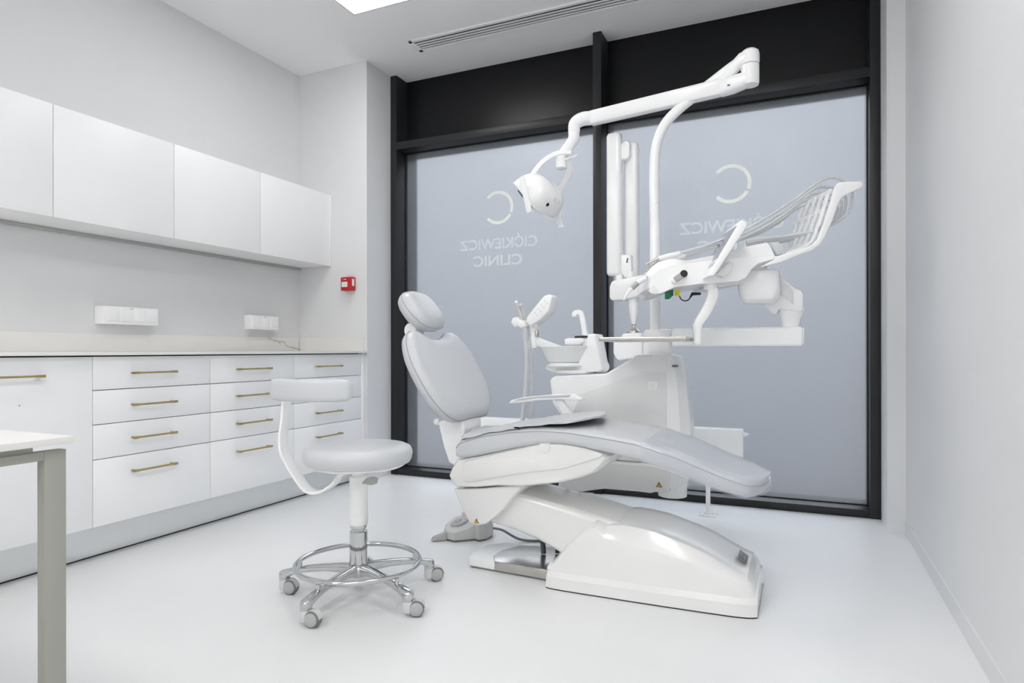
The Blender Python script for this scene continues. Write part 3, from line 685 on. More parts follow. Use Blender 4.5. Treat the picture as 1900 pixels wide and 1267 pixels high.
for i in range(nx):
    for j in range(ny):
        tt.faces.new((TV[i][j], TV[i+1][j], TV[i+1][j+1], TV[i][j+1])); f_ = tt.faces.new((BV[i][j], BV[i][j+1], BV[i+1][j+1], BV[i+1][j])); f_.material_index = 1
for i in range(nx):
    tt.faces.new((TV[i][0], BV[i][0], BV[i+1][0], TV[i+1][0])); tt.faces.new((TV[i][ny], TV[i+1][ny], BV[i+1][ny], BV[i][ny]))
for j in range(ny):
    tt.faces.new((TV[0][j], TV[0][j+1], BV[0][j+1], BV[0][j])); tt.faces.new((TV[nx][j], BV[nx][j], BV[nx][j+1], TV[nx][j+1]))
bmesh.ops.recalc_face_normals(tt, faces=tt.faces)
o = obj('seat_pad', tt, ['leather', 'dgrey'], None, sharp=60); tag(o, 'thin quilted grey pad with dark underside lying on the chair seat', 'seat pad')

# ------------------------------------------------------------------ foot control
t = thing('foot_control', 'grey foot control pedal with round dial on the floor behind the chair base', 'foot pedal', (-1.45, 2.75, 0))
bot = [(-1.556, 2.664), (-1.520, 2.632), (-1.477, 2.624), (-1.425, 2.668), (-1.402, 2.690), (-1.375, 2.680), (-1.352, 2.715), (-1.352, 2.785), (-1.385, 2.845), (-1.455, 2.880), (-1.535, 2.870), (-1.575, 2.800), (-1.580, 2.720)]
topz = [.047, .045, .046, .060, .076, .080, .080, .080, .080, .080, .078, .072, .055]
cb = (-1.462, 2.745)
b = new(); loft(b, [[(cb[0]+(x-cb[0])*k, cb[1]+(y-cb[1])*k, .010+(z-.010)*f) for (x, y), z in zip(bot, topz)] for k, f in ((1.0, 0), (1.0, .5), (.985, .86), (.955, .97), (.90, 1.0))]); obj('body', b, 'pedal', t, sharp=30)
b = new(); prism(b, [(cb[0]+(x-cb[0])*.97, cb[1]+(y-cb[1])*.97) for x, y in bot], 0, .011, 'z'); obj('rubber_base', b, 'dgrey', t)
m = aim((-1.505, 2.725, .062), (-.24, -.20, 1)); b = new(); lathe(b, [(.047, -.004), (.049, .001), (.045, .002)], (0, 0, 0), n=36, mtx=m); rg = obj('dial_ring', b, 'dgrey', t)
b = new(); lathe(b, [(.043, -.004), (.0435, .006), (.040, .011), (.020, .0125), (.0165, .013), (.016, .021), (.012, .024), (.004, .0245)], (0, 0, 0), n=36, mtx=m); obj('dial', b, 'mgrey', t)
b = new(); loft(b, [[(-1.600, 2.615, z0), (-1.578, 2.588, z0), (-1.520, 2.630, z0), (-1.540, 2.668, z0)] if z0 < .02 else [(-1.592, 2.618, .018), (-1.575, 2.598, .018), (-1.520, 2.632, .040), (-1.540, 2.666, .040)] for z0 in (.002, .03)]); bevel_sharp(b, .005, 3); obj('toe_lever', b, 'mgrey', t)
b = new(); lathe(b, [(.030, .06), (.030, .088), (.027, .092)], (-1.515, 2.83, 0), n=24); lathe(b, [(.010, .092), (.0105, .108), (.007, .114), (.002, .115)], (-1.515, 2.83, 0), n=20); obj('rear_post', b, 'pedal', t)
b = new(); tube(b, crv([(-1.33, 2.74, .055), (-1.28, 2.74, .05), (-1.20, 2.76, .012), (-1.10, 2.80, .006), (-.98, 2.86, .008), (-.90, 2.95, .05)], 8), .006, n=8); obj('cord', b, 'dgrey', t)

# ------------------------------------------------------------------ dental unit: cabinet, spittoon, assistant arm
t = thing('dental_unit', 'white dental unit cabinet with spittoon bowl and suction arm behind the chair', 'dental unit', (-.75, 3.1, 0))
unit = t
cab_o = [(-1.125,0.751),(-1.111,0.767),(-1.088,0.775),(-0.844,0.787),(-0.720,0.857),(-0.695,0.877),(-0.544,0.880),(-0.543,0.381),(-0.770,0.379),(-0.982,0.418),(-1.065,0.578),(-1.110,0.640)]
b = new(); prism(b, cab_o, 2.95, 3.22, 'y', bev=.012, seg=4, ang=20); obj('cabinet', b, 'white', t)
b = new()
side = [((1.0), 0)]
tp = [(-0.544,0.880)][0]; bt = [(-0.550,0.380)][0]
x0 = tp[0]-.015
zs = [.255, .30, .40, .50, .56, .63, .70, .80, .845, .868, .878]; ex = [.079, .088, .095, .098, .098, .090, .082, .066, .055, .045, .025]
loft(b, [[(x0+(e if k else 0)*1.0 if k == 1 else x0, y, z) if False else (x, y, z) for (x, y) in [(x0-.06, 2.948), (x0+.004, 2.948), (x0+e*.62, 2.972), (x0+e, 3.03), (x0+e, 3.14), (x0+e*.7, 3.20), (x0+e*.2, 3.222), (x0-.06, 3.222)]] for z, e in zip(zs, ex) for k in (1,)]); obj('end_cover', b, 'white', t, sharp=24)
fp = [(-0.960,0.687),(-0.668,0.798),(-0.555,0.799),(-0.554,0.496),(-0.718,0.524),(-0.900,0.560),(-1.008,0.586)]
b = new(); prism(b, fp, 2.944, 2.953, 'y', bev=.002, seg=2); pan = obj('side_panel', b, 'panel', t)
b = new(); lp = [(-0.638,0.755),(-0.596,0.756),(-0.596,0.715),(-0.638,0.714)]
prism(b, lp, 2.9405, 2.946, 'y', bev=.002, seg=2); lgo = obj('logo_plate', b, 'white', pan)
lc = [(-0.616,0.735)][0]; b = new()
for k in range(6):
    q = R(60*k+30); tube(b, [(lc[0]+.0085*math.cos(q)+.0042*math.cos(R(i*30)), 2.9402, lc[1]+.0085*math.sin(q)+.0042*math.sin(R(i*30))) for i in range(12)], .0008, n=5, closed=True)
obj('logo_mark', b, 'panel', lgo)
b = new(); q = [(-0.499,0.831),(-0.482,0.832),(-0.482,0.822),(-0.499,0.822)]; box(b, x0+.028, x0+.050, 2.962, 2.995, q[2][1], q[0][1], mtx=None); obj('maker_badge', b, 'dgrey', t)
# support beam towards the chair base
bm_o = [(-1.047,0.310),(-0.912,0.361),(-0.824,0.380),(-0.682,0.378),(-0.536,0.380),(-0.536,0.259),(-0.596,0.258),(-0.620,0.251),(-0.677,0.253),(-0.834,0.252),(-0.992,0.219),(-1.074,0.206)]
b = new(); prism(b, bm_o, 2.90, 3.08, 'y', bev=.010, seg=4); beam = obj('support_beam', b, 'cream', t)
p = [(-0.579,0.292)][0]; warning(beam, None, Matrix.Translation((p[0], 2.8995, p[1])), .0125)
b = new(); prism(b, [(-0.547,0.390),(-0.455,0.457),(-0.452,0.318),(-0.516,0.274),(-0.547,0.271)], 2.915, 3.16, 'y', bev=.006, seg=2); obj('beam_end', b, 'white', t)
b = new(); lathe(b, [(.060, .213), (.066, .216), (.068, .30), (.068, .33)], (-.548, 3.06, 0), n=40); obj('foot_drum', b, 'white', t)
# swivel drum on top
b = new(); lathe(b, [(.074, .868), (.076, .880), (.070, .884), (.069, .985), (.066, .993), (.058, .998)], (-.622, 3.10, 0), n=48); obj('swivel_drum', b, 'white', t)
# spittoon
b = new(); so = [(-1.166,0.806),(-1.154,0.825),(-1.119,0.839),(-0.988,0.835),(-0.974,0.899),(-0.966,0.958),(-0.955,0.977),(-0.900,0.979),(-0.881,0.873),(-0.867,0.810),(-0.883,0.794),(-1.045,0.791),(-1.119,0.790)]
prism(b, so, 2.985, 3.12, 'y', bev=.010, seg=4); sp0 = obj('spittoon_base', b, 'white', t)
b = new(); lathe(b, [(.095, .785), (.10, .790), (.10, .800), (.092, .803)], (-1.03, 3.05, 0), n=40); obj('spittoon_collar', b, 'white', t)
bc = (-1.066, 3.02)
b = new(); lathe(b, [(.050, .838), (.080, .839), (.090, .842), (.114, .885), (.130, .914), (.133, .917), (.131, .919), (.126, .915), (.108, .884), (.084, .846), (.03, .844)], (bc[0], bc[1], 0), n=56); obj('spittoon_bowl', b, 'bowl', t)
b = new(); lathe(b, [(.045, .815), (.098, .818), (.102, .824), (.086, .832), (.083, .838), (.03, .839)], (bc[0]+.005, bc[1], 0), n=40); obj('bowl_seat', b, 'white', t)
b = new(); pth = crv([[(-0.975,3.060,0.974)][0], [(-0.984,3.060,1.034)][0], [(-0.992,3.060,1.071)][0], [(-1.000,3.060,1.086)][0], [(-1.020,3.060,1.087)][0], [(-1.029,3.060,1.080)][0], [(-1.029,3.060,1.067)][0]], 6)
tube(b, pth, 1, up=(0, 1, 0), shape=rr(-.0125, .0125, -.0125, .0125, .004, 3)); obj('cup_filler', b, 'white', t)
b = new(); prism(b, [(-1.050,0.952),(-1.028,0.958),(-0.950,0.957),(-0.950,0.941),(-0.972,0.928),(-1.045,0.926)], 2.955, 3.05, 'y', bev=.004, seg=3); cs = obj('cup_shelf', b, 'white', t)
b = new(); prism(b, [(-1.001,0.969),(-0.940,0.970),(-0.940,0.959),(-1.006,0.959)], 2.980, 2.99, 'y'); obj('sensor_window', b, 'blk', t)
b = new(); tube(b, [[(-0.912,3.100,0.816)][0], [(-0.912,3.100,0.786)][0]], .02, n=16); lathe(b, [(.026, -.03), (.031, -.026), (.031, .026), (.026, .03)], [(-0.895,3.080,0.817)][0], n=24, axis='y'); obj('side_knuckle', b, 'white', t)
# assistant arm
b = new(); tube(b, crv([(-1.00, 3.10, .86), (-1.10, 3.08, .895), (-1.20, 3.03, .935), (-1.228, 3.0, .955)], 6), 1, up=(0, 0, 1), shape=rr(-.017, .017, -.022, .022, .007, 3))
lathe(b, [(.016, .905), (.023, .912), (.023, .965), (.019, .975), (.019, .995), (.023, .998), (.023, 1.03), (.018, 1.035)], (-1.232, 3.0, 0), n=24); asm = obj('assistant_arm', b, 'white', t)
cp = [(-1.247,1.042),(-1.242,1.066),(-1.169,1.148),(-1.149,1.168),(-1.121,1.174),(-1.107,1.162),(-1.126,1.093),(-1.172,1.051),(-1.227,1.020)]
b = new(); prism(b, cp, 2.945, 3.045, 'y', bev=.005, seg=3, mtx=None); cpo = obj('assistant_panel', b, 'white', asm)
b = new()
q0 = Vector((-1.26, 2.944, 1.088)); 
ca, cb = [(-1.220,1.081),(-1.148,1.156)]
for i in range(4):
    for j in range(2):
        f = (i+.5)/4; x = ca[0]+(cb[0]-ca[0])*f+.012+j*.012; z = ca[1]+(cb[1]-ca[1])*f-.006-j*.012
        box(b, x-.003, x+.003, 2.9440, 2.9452, z-.0012, z+.0012)
obj('key_marks', b, 'mark', cpo)
b = new(); prism(b, [(-1.323,1.040),(-1.314,1.062),(-1.278,1.065),(-1.278,1.023),(-1.305,1.014)], 2.93, 3.0, 'y', bev=.005, seg=3); prism(b, [(-1.290,1.034),(-1.281,1.056),(-1.249,1.044),(-1.240,1.017),(-1.272,1.009)], 2.925, 3.005, 'y', bev=.004, seg=3); obj('suction_holder', b, 'whitem', asm)
b = new(); lathe(b, [(.010, 0), (.011, .004), (.011, .03), (.008, .034)], [(-1.211,3.000,0.967)][0], n=16); obj('arm_pin', b, 'satin', asm)
# unit pipework behind
b = new(); tube(b, [(-1.045, 3.12, .66), (-1.05, 3.12, .2)], .014, n=12); obj('drain_pipe', b, 'mgrey', t)

# suction handpieces with their hoses
for k, (p_tip, p_mid, p_low, yy, lab) in enumerate((
        ((959, 559), (966, 590), (974, 603), 2.94, 'pale grey suction handpiece with the thicker hose hanging from the holder'),
        ((965, 565), (974, 592), (984, 605), 2.985, 'pale grey suction handpiece with the thinner hose beside the control panel'))):
    tipw = {0: [(-1.298,2.940,1.145),(-1.286,2.940,1.104),(-1.268,2.940,1.058),(-1.259,2.940,1.022)], 1: [(-1.294,2.985,1.133),(-1.285,2.985,1.104),(-1.270,2.985,1.057),(-1.258,2.985,1.021)]}[k]
    hs = {0: [(-1.253,2.940,1.017),(-1.245,2.940,0.926),(-1.241,2.940,0.818),(-1.247,2.940,0.684),(-1.267,2.940,0.522),(-1.273,2.940,0.360)], 1: [(-1.246,2.985,1.018),(-1.234,2.985,0.926),(-1.231,2.985,0.817),(-1.231,2.985,0.682),(-1.230,2.985,0.519),(-1.230,2.985,0.356)]}[k]
    t = thing('suction_handpiece', lab, 'suction handpiece', tipw[3], 'suction handpieces')
    V0, V1, V2, V3 = [Vector(p) for p in tipw]
    b = new(); tube(b, crv([V0, V1, V2, V3], 5), lerp_list([.006, .0085, .006, .008, .010, .0105, .009, .010], 16), n=16); obj('body', b, 'pedal', t)
    b = new(); tube(b, [V0+(V1-V0)*-.06, V0+(V1-V0)*.22], .0078, n=16); obj('tip', b, 'whitem', t)
    path = crv(hs, 26); rad = .0115 if k == 0 else .0085
    b = new(); tube(b, path, [rad*(1+.06*(i % 2)) for i in range(len(path))], n=12); obj('hose', b, 'hose', t)

# ------------------------------------------------------------------ operating lamp
PX, PY = -.637, 3.10
t = thing('operating_lamp', 'white dental operating lamp on a tall bent pole and long jointed arm', 'lamp', (PX, PY, .99))
b = new(); lathe(b, [(.0255, .9985), (.0255, 1.13), (.0275, 1.131), (.0275, 1.14), (.0245, 1.142), (.0245, 1.5), (.024, 1.502)], (PX, PY, 0), n=28)
bend = crv([(PX, PY, 1.49)]+[(-0.639,3.100,1.601),(-0.640,3.100,1.731),(-0.635,3.100,1.847),(-0.619,3.100,1.921),(-0.586,3.100,1.983),(-0.530,3.100,2.037),(-0.451,3.100,2.091),(-0.318,3.100,2.176),(-0.255,3.100,2.214)], 8)
tube(b, bend, .024, n=28); obj('pole', b, 'white', t)
b = new(); lathe(b, [(.0247, 0), (.0247, .001)], (PX, PY, 1.60), n=28); lathe(b, [(.0252, 0), (.0252, .001)], (PX, PY, 1.30), n=28); obj('pole_joint_line', b, 'panel', t)
hv = (-.205, 3.10)
b = new(); lathe(b, [(.038, 2.195), (.041, 2.20), (.041, 2.235), (.038, 2.252), (.026, 2.262), (.005, 2.265)], (hv[0], hv[1], 0), n=32)
loft(b, [[(x, 3.10+y, z+dz) for y, dz in ell(w, h, 24, 2.4)] for x, z, w, h in ((-.215, 2.228, .036, .034), (-.25, 2.215, .035, .036), (-.29, 2.178, .030, .036), (-.32, 2.15, .026, .032), (-.345, 2.128, .0245, .027))]); obj('pivot_head', b, 'white', t)
b = new(); lathe(b, [(.036, 2.10), (.040, 2.11), (.040, 2.188), (.036, 2.192)], (hv[0], hv[1], 0), n=32)
pr = Vector((-.36, 3.10, 2.105)); pl_ = Vector((-.985, 3.10, 1.985+.09))
ax0 = Vector((hv[0], 3.10, 2.130))
loft(b, [[(x, 3.10+y, z+dz) for y, dz in ell(w, h, 24, 2.8)] for x, z, w, h in ((-.200, 2.135, .034, .034), (-.235, 2.125, .038, .036), (-.275, 2.116, .040, .038), (-.325, 2.107, .036, .036), (-.345, 2.102, .025, .025))]); kn = obj('arm_knuckle', b, 'white', t)
b = new(); box(b, -.30, -.288, 3.058, 3.062, 2.100, 2.104); obj('slot_mark', b, 'blk', kn)
b = new()
hexs = [(-.024, .036), (.024, .036), (.032, .024), (.032, -.016), (.024, -.036), (-.024, -.036), (-.032, -.016), (-.032, .024)]
d0 = Vector((-.325, 3.10, 2.112)); d1 = Vector((-.955, 3.10, 2.062))
ax = (d1-d0).normalized(); upv = Vector((0, 1, 0)).cross(ax); 
if upv.z < 0: upv = -upv
loft(b, [[p+Vector((0, 1, 0))*x*.95+upv*y*k for x, y in hexs] for p, k in ((d0, 1.0), (d0.lerp(d1, .5), .97), (d1, .92))]); bevel_sharp(b, .004, 2); obj('lamp_arm', b, 'white', t)
# elbow
e0 = Vector((-.95, 3.10, 2.062)); 
b = new(); el = crv([(-.95, 3.10, 2.064), (-1.00, 3.10, 2.066), (-1.04, 3.10, 2.048), (-1.046, 3.10, 2.006)], 6); tube(b, el, lerp_list([.034, .0345, .034, .031, .030], len(el)), n=24); obj('elbow', b, 'white', t)
b = new(); st = crv([(-1.046, 3.10, 2.004), (-1.046, 3.095, 1.972), (-1.062, 3.09, 1.945), (-1.085, 3.085, 1.915), (-1.103, 3.08, 1.885)], 6); tube(b, st, lerp_list([.0285, .0285, .0275, .0275, .027], len(st)), n=24); obj('stem', b, 'white', t)
hub = Vector((-1.108, 3.08, 1.872))
b = new(); lathe(b, [(.022, -.050), (.028, -.046), (.029, -.018), (.0285, -.0165), (.0285, -.0155), (.029, -.014), (.029, .012), (.027, .030), (.022, .036)], tuple(hub), n=28); hb = obj('yoke_hub', b, 'white', t)
b = new(); tube(b, crv([hub+Vector((.015, -.015, -.014)), hub+Vector((.05, -.02, -.004)), hub+Vector((.075, -.022, -.004)), hub+Vector((.095, -.024, .006))], 5), .0034, n=8); obj('lock_lever', b, 'whitem', hb)
CRv = Vector((.912, .410, 0)); CFv = Vector((-.410, .912, 0)); CUv = Vector((0, 0, 1))
A_ = (CRv*.62-CUv*.21+CFv*.755).normalized(); Nl = (-CRv*.721-CUv*.653+CFv*.231); Nl = (Nl-A_*Nl.dot(A_)).normalized(); Bl = A_.cross(Nl).normalized()
if Bl.z > 0: Bl = -Bl                                      # B runs down along the rim
LC = Vector([(-1.219,3.060,1.698)][0])
def lp(a_, b_, n_): return LC+A_*a_+Bl*b_+Nl*n_
D_ = crv2([(-.118, .046), (-.112, .053), (.098, .053), (.106, .046), (.113, .022), (.112, -.018), (.096, -.056), (.052, -.083), (0, -.092), (-.045, -.082), (-.084, -.052), (-.106, -.010), (-.116, .022)], 4)
secs = []
for a_ in (-.112, -.108, -.098, -.080, -.05, 0, .05, .080, .098, .108, .112):
    k = max(.30, 1-abs(a_/.115)**5*.62)
    secs.append([lp(a_, x*(.45+.55*k), y*k+(1-k)*.03) for x, y in D_])
b = new(); loft(b, secs); lh = obj('lamp_head', b, 'white', t, sharp=30)
b = new(); loft(b, [[lp(x, y, n_) for x, y in ell(.088, .096, 40, 2.6)] for n_ in (.050, .0575)]); obj('lamp_lens', b, 'lampglass', lh)
b = new(); m = aim(lp(-.028, .112, -.004), Bl*.85-A_*.5); lathe(b, [(.0095, -.03), (.0095, .004), (.003, .0045)], (0, 0, 0), n=20, mtx=m); obj('sensor', b, 'blk', lh)
b = new(); m = aim(lp(.015, .103, -.044), Bl*.8-Nl*.6, tuple(A_))
for s_ in (-.014, .014): box(b, -.011, .011, s_-.010, s_+.010, -.002, .0025, bev=.002, mtx=m)
obj('vent_patch', b, 'panel', lh)
for s_ in (-1, 1):
    piv = lp(s_*.128, -.006, 0)
    pts = [(-1.048,3.070,1.898),(-1.117,3.055,1.897),(-1.177,3.020,1.857),(-1.221,2.985,1.790),(-1.241,2.955,1.726),(-1.251,2.945,1.700)] if s_ < 0 else [(-1.069,3.090,1.849),(-1.076,3.120,1.819),(-1.107,3.150,1.780),(-1.145,3.165,1.740),(-1.165,3.170,1.709)]
    pth = crv(pts, 7)
    b = new(); tube(b, pth, lerp_list([1.15, 1.1, 1.0, .9, .9], len(pth)), up=tuple(Bl) if s_ < 0 else tuple(CRv), shape=rr(-.005, .005, -.0145, .0145, .004, 3)); yk = obj('yoke_arm', b, 'white', t)
    g0 = lp(s_*.140, -.004, .012)+Vector((.012 if s_ < 0 else .010, 0, .008 if s_ < 0 else .032)); hd = [g0+Vector((-.008, 0, .032)), g0+Vector((.010, 0, -.045)), g0+Vector((.034, 0, -.150))]
    b = new(); tube(b, crv(hd, 6), lerp_list([.80, 1, 1, 1, .95], 13), up=tuple(A_), shape=rr(-.016, .016, -.007, .007, .0065, 4)); obj('grip', b, 'whitem', yk)

# ------------------------------------------------------------------ folded x-ray style arm behind the pole
t = thing('folded_arm', 'white folded double arm with pod on a silver ball joint, left of the lamp pole', 'equipment arm', (-.83, 3.2, .85))
b = new(); q = [(-0.900,2.000),(-0.824,1.998),(-0.823,1.283),(-0.899,1.300)]; x0, x1 = q[0][0], q[1][0]
loft(b, [[(x, 3.2+y, z) for x, y in rr(x0+i_, x1-i_, -.034+i_, .034-i_, .022, 5)] for z, i_ in ((1.278, .010), (1.284, .003), (1.295, 0), (1.985, 0), (1.998, .004), (2.003, .012))]); obj('front_arm', b, 'white', t)
x0, x1 = [(-0.823,1.874),(-0.752,1.865)][0][0], [(-0.823,1.874),(-0.752,1.865)][1][0]
b = new(); loft(b, [[(x, 3.26+y, z) for x, y in rr(x0+i_, x1-i_, -.032+i_, .032-i_, .022, 5)] for z, i_ in ((1.262, .004), (1.27, 0), (1.945, 0), (1.957, .004), (1.962, .012))]); obj('rear_arm', b, 'white', t)
b = new(); prism(b, [(-0.838,1.892),(-0.835,1.933),(-0.804,1.963),(-0.782,1.946),(-0.782,1.880),(-0.793,1.865),(-0.821,1.863)], 3.19, 3.25, 'y', bev=.006, seg=3); obj('top_hinge', b, 'white', t)
b = new(); prism(b, [(-0.834,1.312),(-0.834,1.372),(-0.823,1.383),(-0.776,1.380),(-0.773,1.309),(-0.778,1.271),(-0.809,1.267)], 3.185, 3.25, 'y', bev=.006, seg=3); hg = obj('lower_hinge', b, 'white', t)
b = new(); prism(b, [(-0.799,1.339),(-0.793,1.363),(-0.788,1.363),(-0.793,1.339)], 3.182, 3.187, 'y'); obj('hinge_slot', b, 'blk', hg)
b = new(); tube(b, [[(-0.840,3.200,1.297)][0], [(-0.840,3.200,1.229)][0]], .019, n=20); tube(b, [[(-0.784,3.200,1.295)][0], [(-0.784,3.200,1.227)][0]], .02, n=20); obj('post', b, 'white', t)
b = new(); eo = [(-0.865,1.241),(-0.854,1.248),(-0.699,1.271),(-0.661,1.267),(-0.661,1.182),(-0.698,1.172),(-0.801,1.151),(-0.865,1.149),(-0.874,1.164),(-0.874,1.216)]
prism(b, eo, 3.14, 3.235, 'y', bev=.008, seg=3); obj('extension_arm', b, 'white', t)
b = new(); cxp = [(-0.762,1.143)][0]; zb_ = [(-0.765,1.027),(-0.762,1.154),(-0.765,1.008),(-0.765,0.986)]
lathe(b, [(.008, zb_[0][1]), (.012, zb_[0][1]+.002), (.023, zb_[0][1]+.07), (.026, zb_[1][1]), (.022, zb_[1][1]+.01)], (cxp[0], 3.19, 0), n=28); obj('cone', b, 'white', t)
b = new(); lathe(b, [(.036, zb_[3][1]-.004), (.034, zb_[3][1]+.004), (.026, zb_[3][1]+.014), (.012, zb_[2][1]+.004), (.008, zb_[0][1]-.003), (.010, zb_[0][1]+.002)], (cxp[0], 3.19, 0), n=28); obj('ball_joint', b, 'satin', t)
po = [(-0.851,0.948),(-0.837,0.959),(-0.812,0.962),(-0.804,0.981),(-0.717,0.985),(-0.704,0.964),(-0.704,0.868),(-0.826,0.848),(-0.840,0.862),(-0.851,0.886)]
b = new(); prism(b, po, 3.125, 3.24, 'y', bev=.014, seg=4); pd = obj('pod', b, 'white', t)
b = new(); prism(b, [(-0.785,0.859),(-0.736,0.867),(-0.741,0.846),(-0.768,0.838)], 3.15, 3.19, 'y', bev=.003); obj('pod_window', b, 'panel', pd)

# ------------------------------------------------------------------ instrument table on its arms (own frame: u along, v across, z up)
TM = Matrix.Translation((-.112, 2.84, 0)) @ Matrix.Rotation(R(20), 4, 'Z')
t = thing('instrument_table', 'white swivelling instrument table on a jointed arm with tilted display and hose rack', 'instrument table', (-.112, 3.0, .91))
tbl = t
b = new(); box(b, -.551, .012, 3.045, 3.155, .915, 1.0, bev=.012, seg=4)
obj('swing_arm', b, 'white', t)
b = new(); bx('arm_end_cap', 'whitem', t, .0125, .0165, 3.05, 3.15, .920, .996, bev=.003); b.free()
# base cone and upper joint
b = new(); secs = []
for z, cx, w, d in ((1.0, -.038, .036, .036), (1.03, -.038, .042, .040), (1.065, -.035, .052, .044), (1.085, -.03, .056, .046)):
    secs.append([(cx+x, 3.10+y, z) for x, y in ell(w, d, 28, 3)])
loft(b, secs); obj('base_cone', b, 'white', t)
b = new(); uo = [(-0.149,1.163),(-0.103,1.232),(-0.090,1.234),(-0.014,1.165),(0.007,1.155),(0.012,1.138),(0.012,1.078),(0.005,1.062),(-0.014,1.067),(-0.085,1.080),(-0.096,1.054),(-0.114,1.057),(-0.151,1.101),(-0.185,1.126)]
prism(b, uo, 3.045, 3.145, 'y', bev=.010, seg=4); ua = obj('spring_arm', b, 'white', t)
b = new(); prism(b, [(-0.081,1.211),(-0.027,1.157),(-0.025,1.097),(-0.078,1.145)], 3.0385, 3.05, 'y', bev=.003, seg=2); obj('arm_inlay', b, 'panel', ua)
b = new(); pc = [(-0.161,2.980,1.158)][0]
loft(b, [[(pc[0]+x, 2.98+y, z) for x, y in rr(-.083*k, .083*k, -.075*k, .075*k, .03*k, 5)] for z, k in ((1.100, .62), (1.108, .80), (1.125, .93), (1.150, 1.0), (1.225, 1.0), (1.236, .96), (1.240, .85))]); pod = obj('pivot_pod', b, 'white', t)
b = new(); lathe(b, [(.052, 1.238), (.054, 1.245), (.054, 1.275), (.058, 1.30)], (pc[0]-.022, 2.985, 0), n=32); obj('pivot_neck', b, 'whitem', t)
# table body
body = [(-0.504,1.205),(-0.497,1.223),(-0.471,1.255),(-0.444,1.272),(-0.393,1.285),(-0.332,1.276),(-0.216,1.297),(-0.107,1.327),(-0.003,1.348),(0.014,1.339),(0.038,1.290),(0.025,1.275),(-0.046,1.256),(-0.072,1.234),(-0.098,1.194),(-0.130,1.181),(-0.285,1.170),(-0.389,1.155),(-0.451,1.128),(-0.473,1.126),(-0.506,1.152)]
lower = body
b = new(); tt = new()
YR = .33
def ring(pts, v, dz=0, k=1.0):
    cx = sum(p[0] for p in pts)/len(pts); cz = sum(p[1] for p in pts)/len(pts)
    return [(cx+(x-cx)*k, v, cz+(z-cz)*k+dz) for x, z in pts]
front = [(-0.488,1.201),(-0.480,1.214),(-0.453,1.232),(-0.422,1.243),(-0.398,1.250),(-0.334,1.260),(-0.202,1.276),(-0.096,1.283),(0.002,1.287),(0.017,1.287),(0.027,1.284),(0.019,1.274),(-0.046,1.256),(-0.072,1.234),(-0.098,1.196),(-0.130,1.183),(-0.285,1.173),(-0.387,1.160),(-0.444,1.135),(-0.464,1.133),(-0.491,1.158)]
loft(b, [ring(front, 0, 0, .985), ring(front, .003), ring(body, .040), ring(body, YR-.040), ring(front, YR-.003), ring(front, YR, 0, .985)], mtx=TM); tb_ = obj('table_body', b, 'white', t, sharp=24)
knob = [(-0.369,1.201)][0]
KM = TM @ Matrix.Translation((knob[0], -.008, knob[1])) @ Matrix.Rotation(R(-32), 4, 'Y')
b = new(); prism(b, ell(.036, .022, 28), -.010, .010, 'y', bev=.003, mtx=KM); kb = obj('side_knob', b, 'whitem', t)
b = new(); box(b, -.024, .016, -.020, -.008, -.013, .013, bev=.005, mtx=KM); obj('knob_grip', b, 'mgrey', kb)
b = new(); lathe(b, [(.013, -.021), (.015, -.019), (.015, -.006)], (.020, 0, .002), n=24, axis='y', mtx=KM); obj('knob_end', b, 'blk', kb)
sock_ = [(-0.494,1.149),(-0.470,1.171),(-0.450,1.142),(-0.463,1.131),(-0.488,1.137)]
b = new(); prism(b, sock_, -.001, .03, 'y', bev=.002, mtx=TM); obj('corner_socket', b, 'panel', t)
# underside tray plate
und = [(-0.259,1.183),(-0.072,1.200),(-0.083,1.182),(-0.191,1.164),(-0.248,1.164)]
b = new(); prism(b, und, .06, .28, 'y', bev=.003, mtx=TM); obj('underside_plate', b, 'panel', t)
# display fin with handle
fin = [(-0.273,1.193),(-0.269,1.205),(-0.150,1.406),(-0.141,1.418),(-0.122,1.408),(-0.120,1.393),(-0.240,1.207),(-0.248,1.197)]
b = new(); prism(b, fin, -.10, .13, 'y', bev=.004, seg=3, mtx=TM); fn = obj('display_panel', b, 'white', t)
f0 = Vector((fin[1][0], 0, fin[1][1])); f1 = Vector((fin[2][0], 0, fin[2][1]))
dd = (f1-f0); nn = Vector((-dd.z, 0, dd.x)).normalized(); nn = nn if nn.x < 0 else -nn
b = new()
def fq(a_, v_, o_): p = f0+dd*a_+nn*o_; return Vector((p.x, v_, p.z))
loft(b, [[fq(.30, -.085, o_), fq(.95, -.085, o_), fq(.95, .115, o_), fq(.30, .115, o_)] for o_ in (-.003, .0015)], mtx=TM); obj('display_screen', b, 'screen', fn)
b = new()
for a_ in (.16, .21): 
    for j in range(6): loft(b, [[fq(a_, -.08+j*.033, o_), fq(a_+.03, -.08+j*.033, o_), fq(a_+.03, -.06+j*.033, o_), fq(a_, -.06+j*.033, o_)] for o_ in (-.003, .001)], mtx=TM)
obj('display_keys', b, 'mark', fn)
b = new(); prism(b, [(-0.227,1.208),(-0.173,1.261),(-0.158,1.252),(-0.168,1.214),(-0.199,1.197)], -.04, .10, 'y', bev=.004, mtx=TM); obj('display_foot', b, 'panel', t)
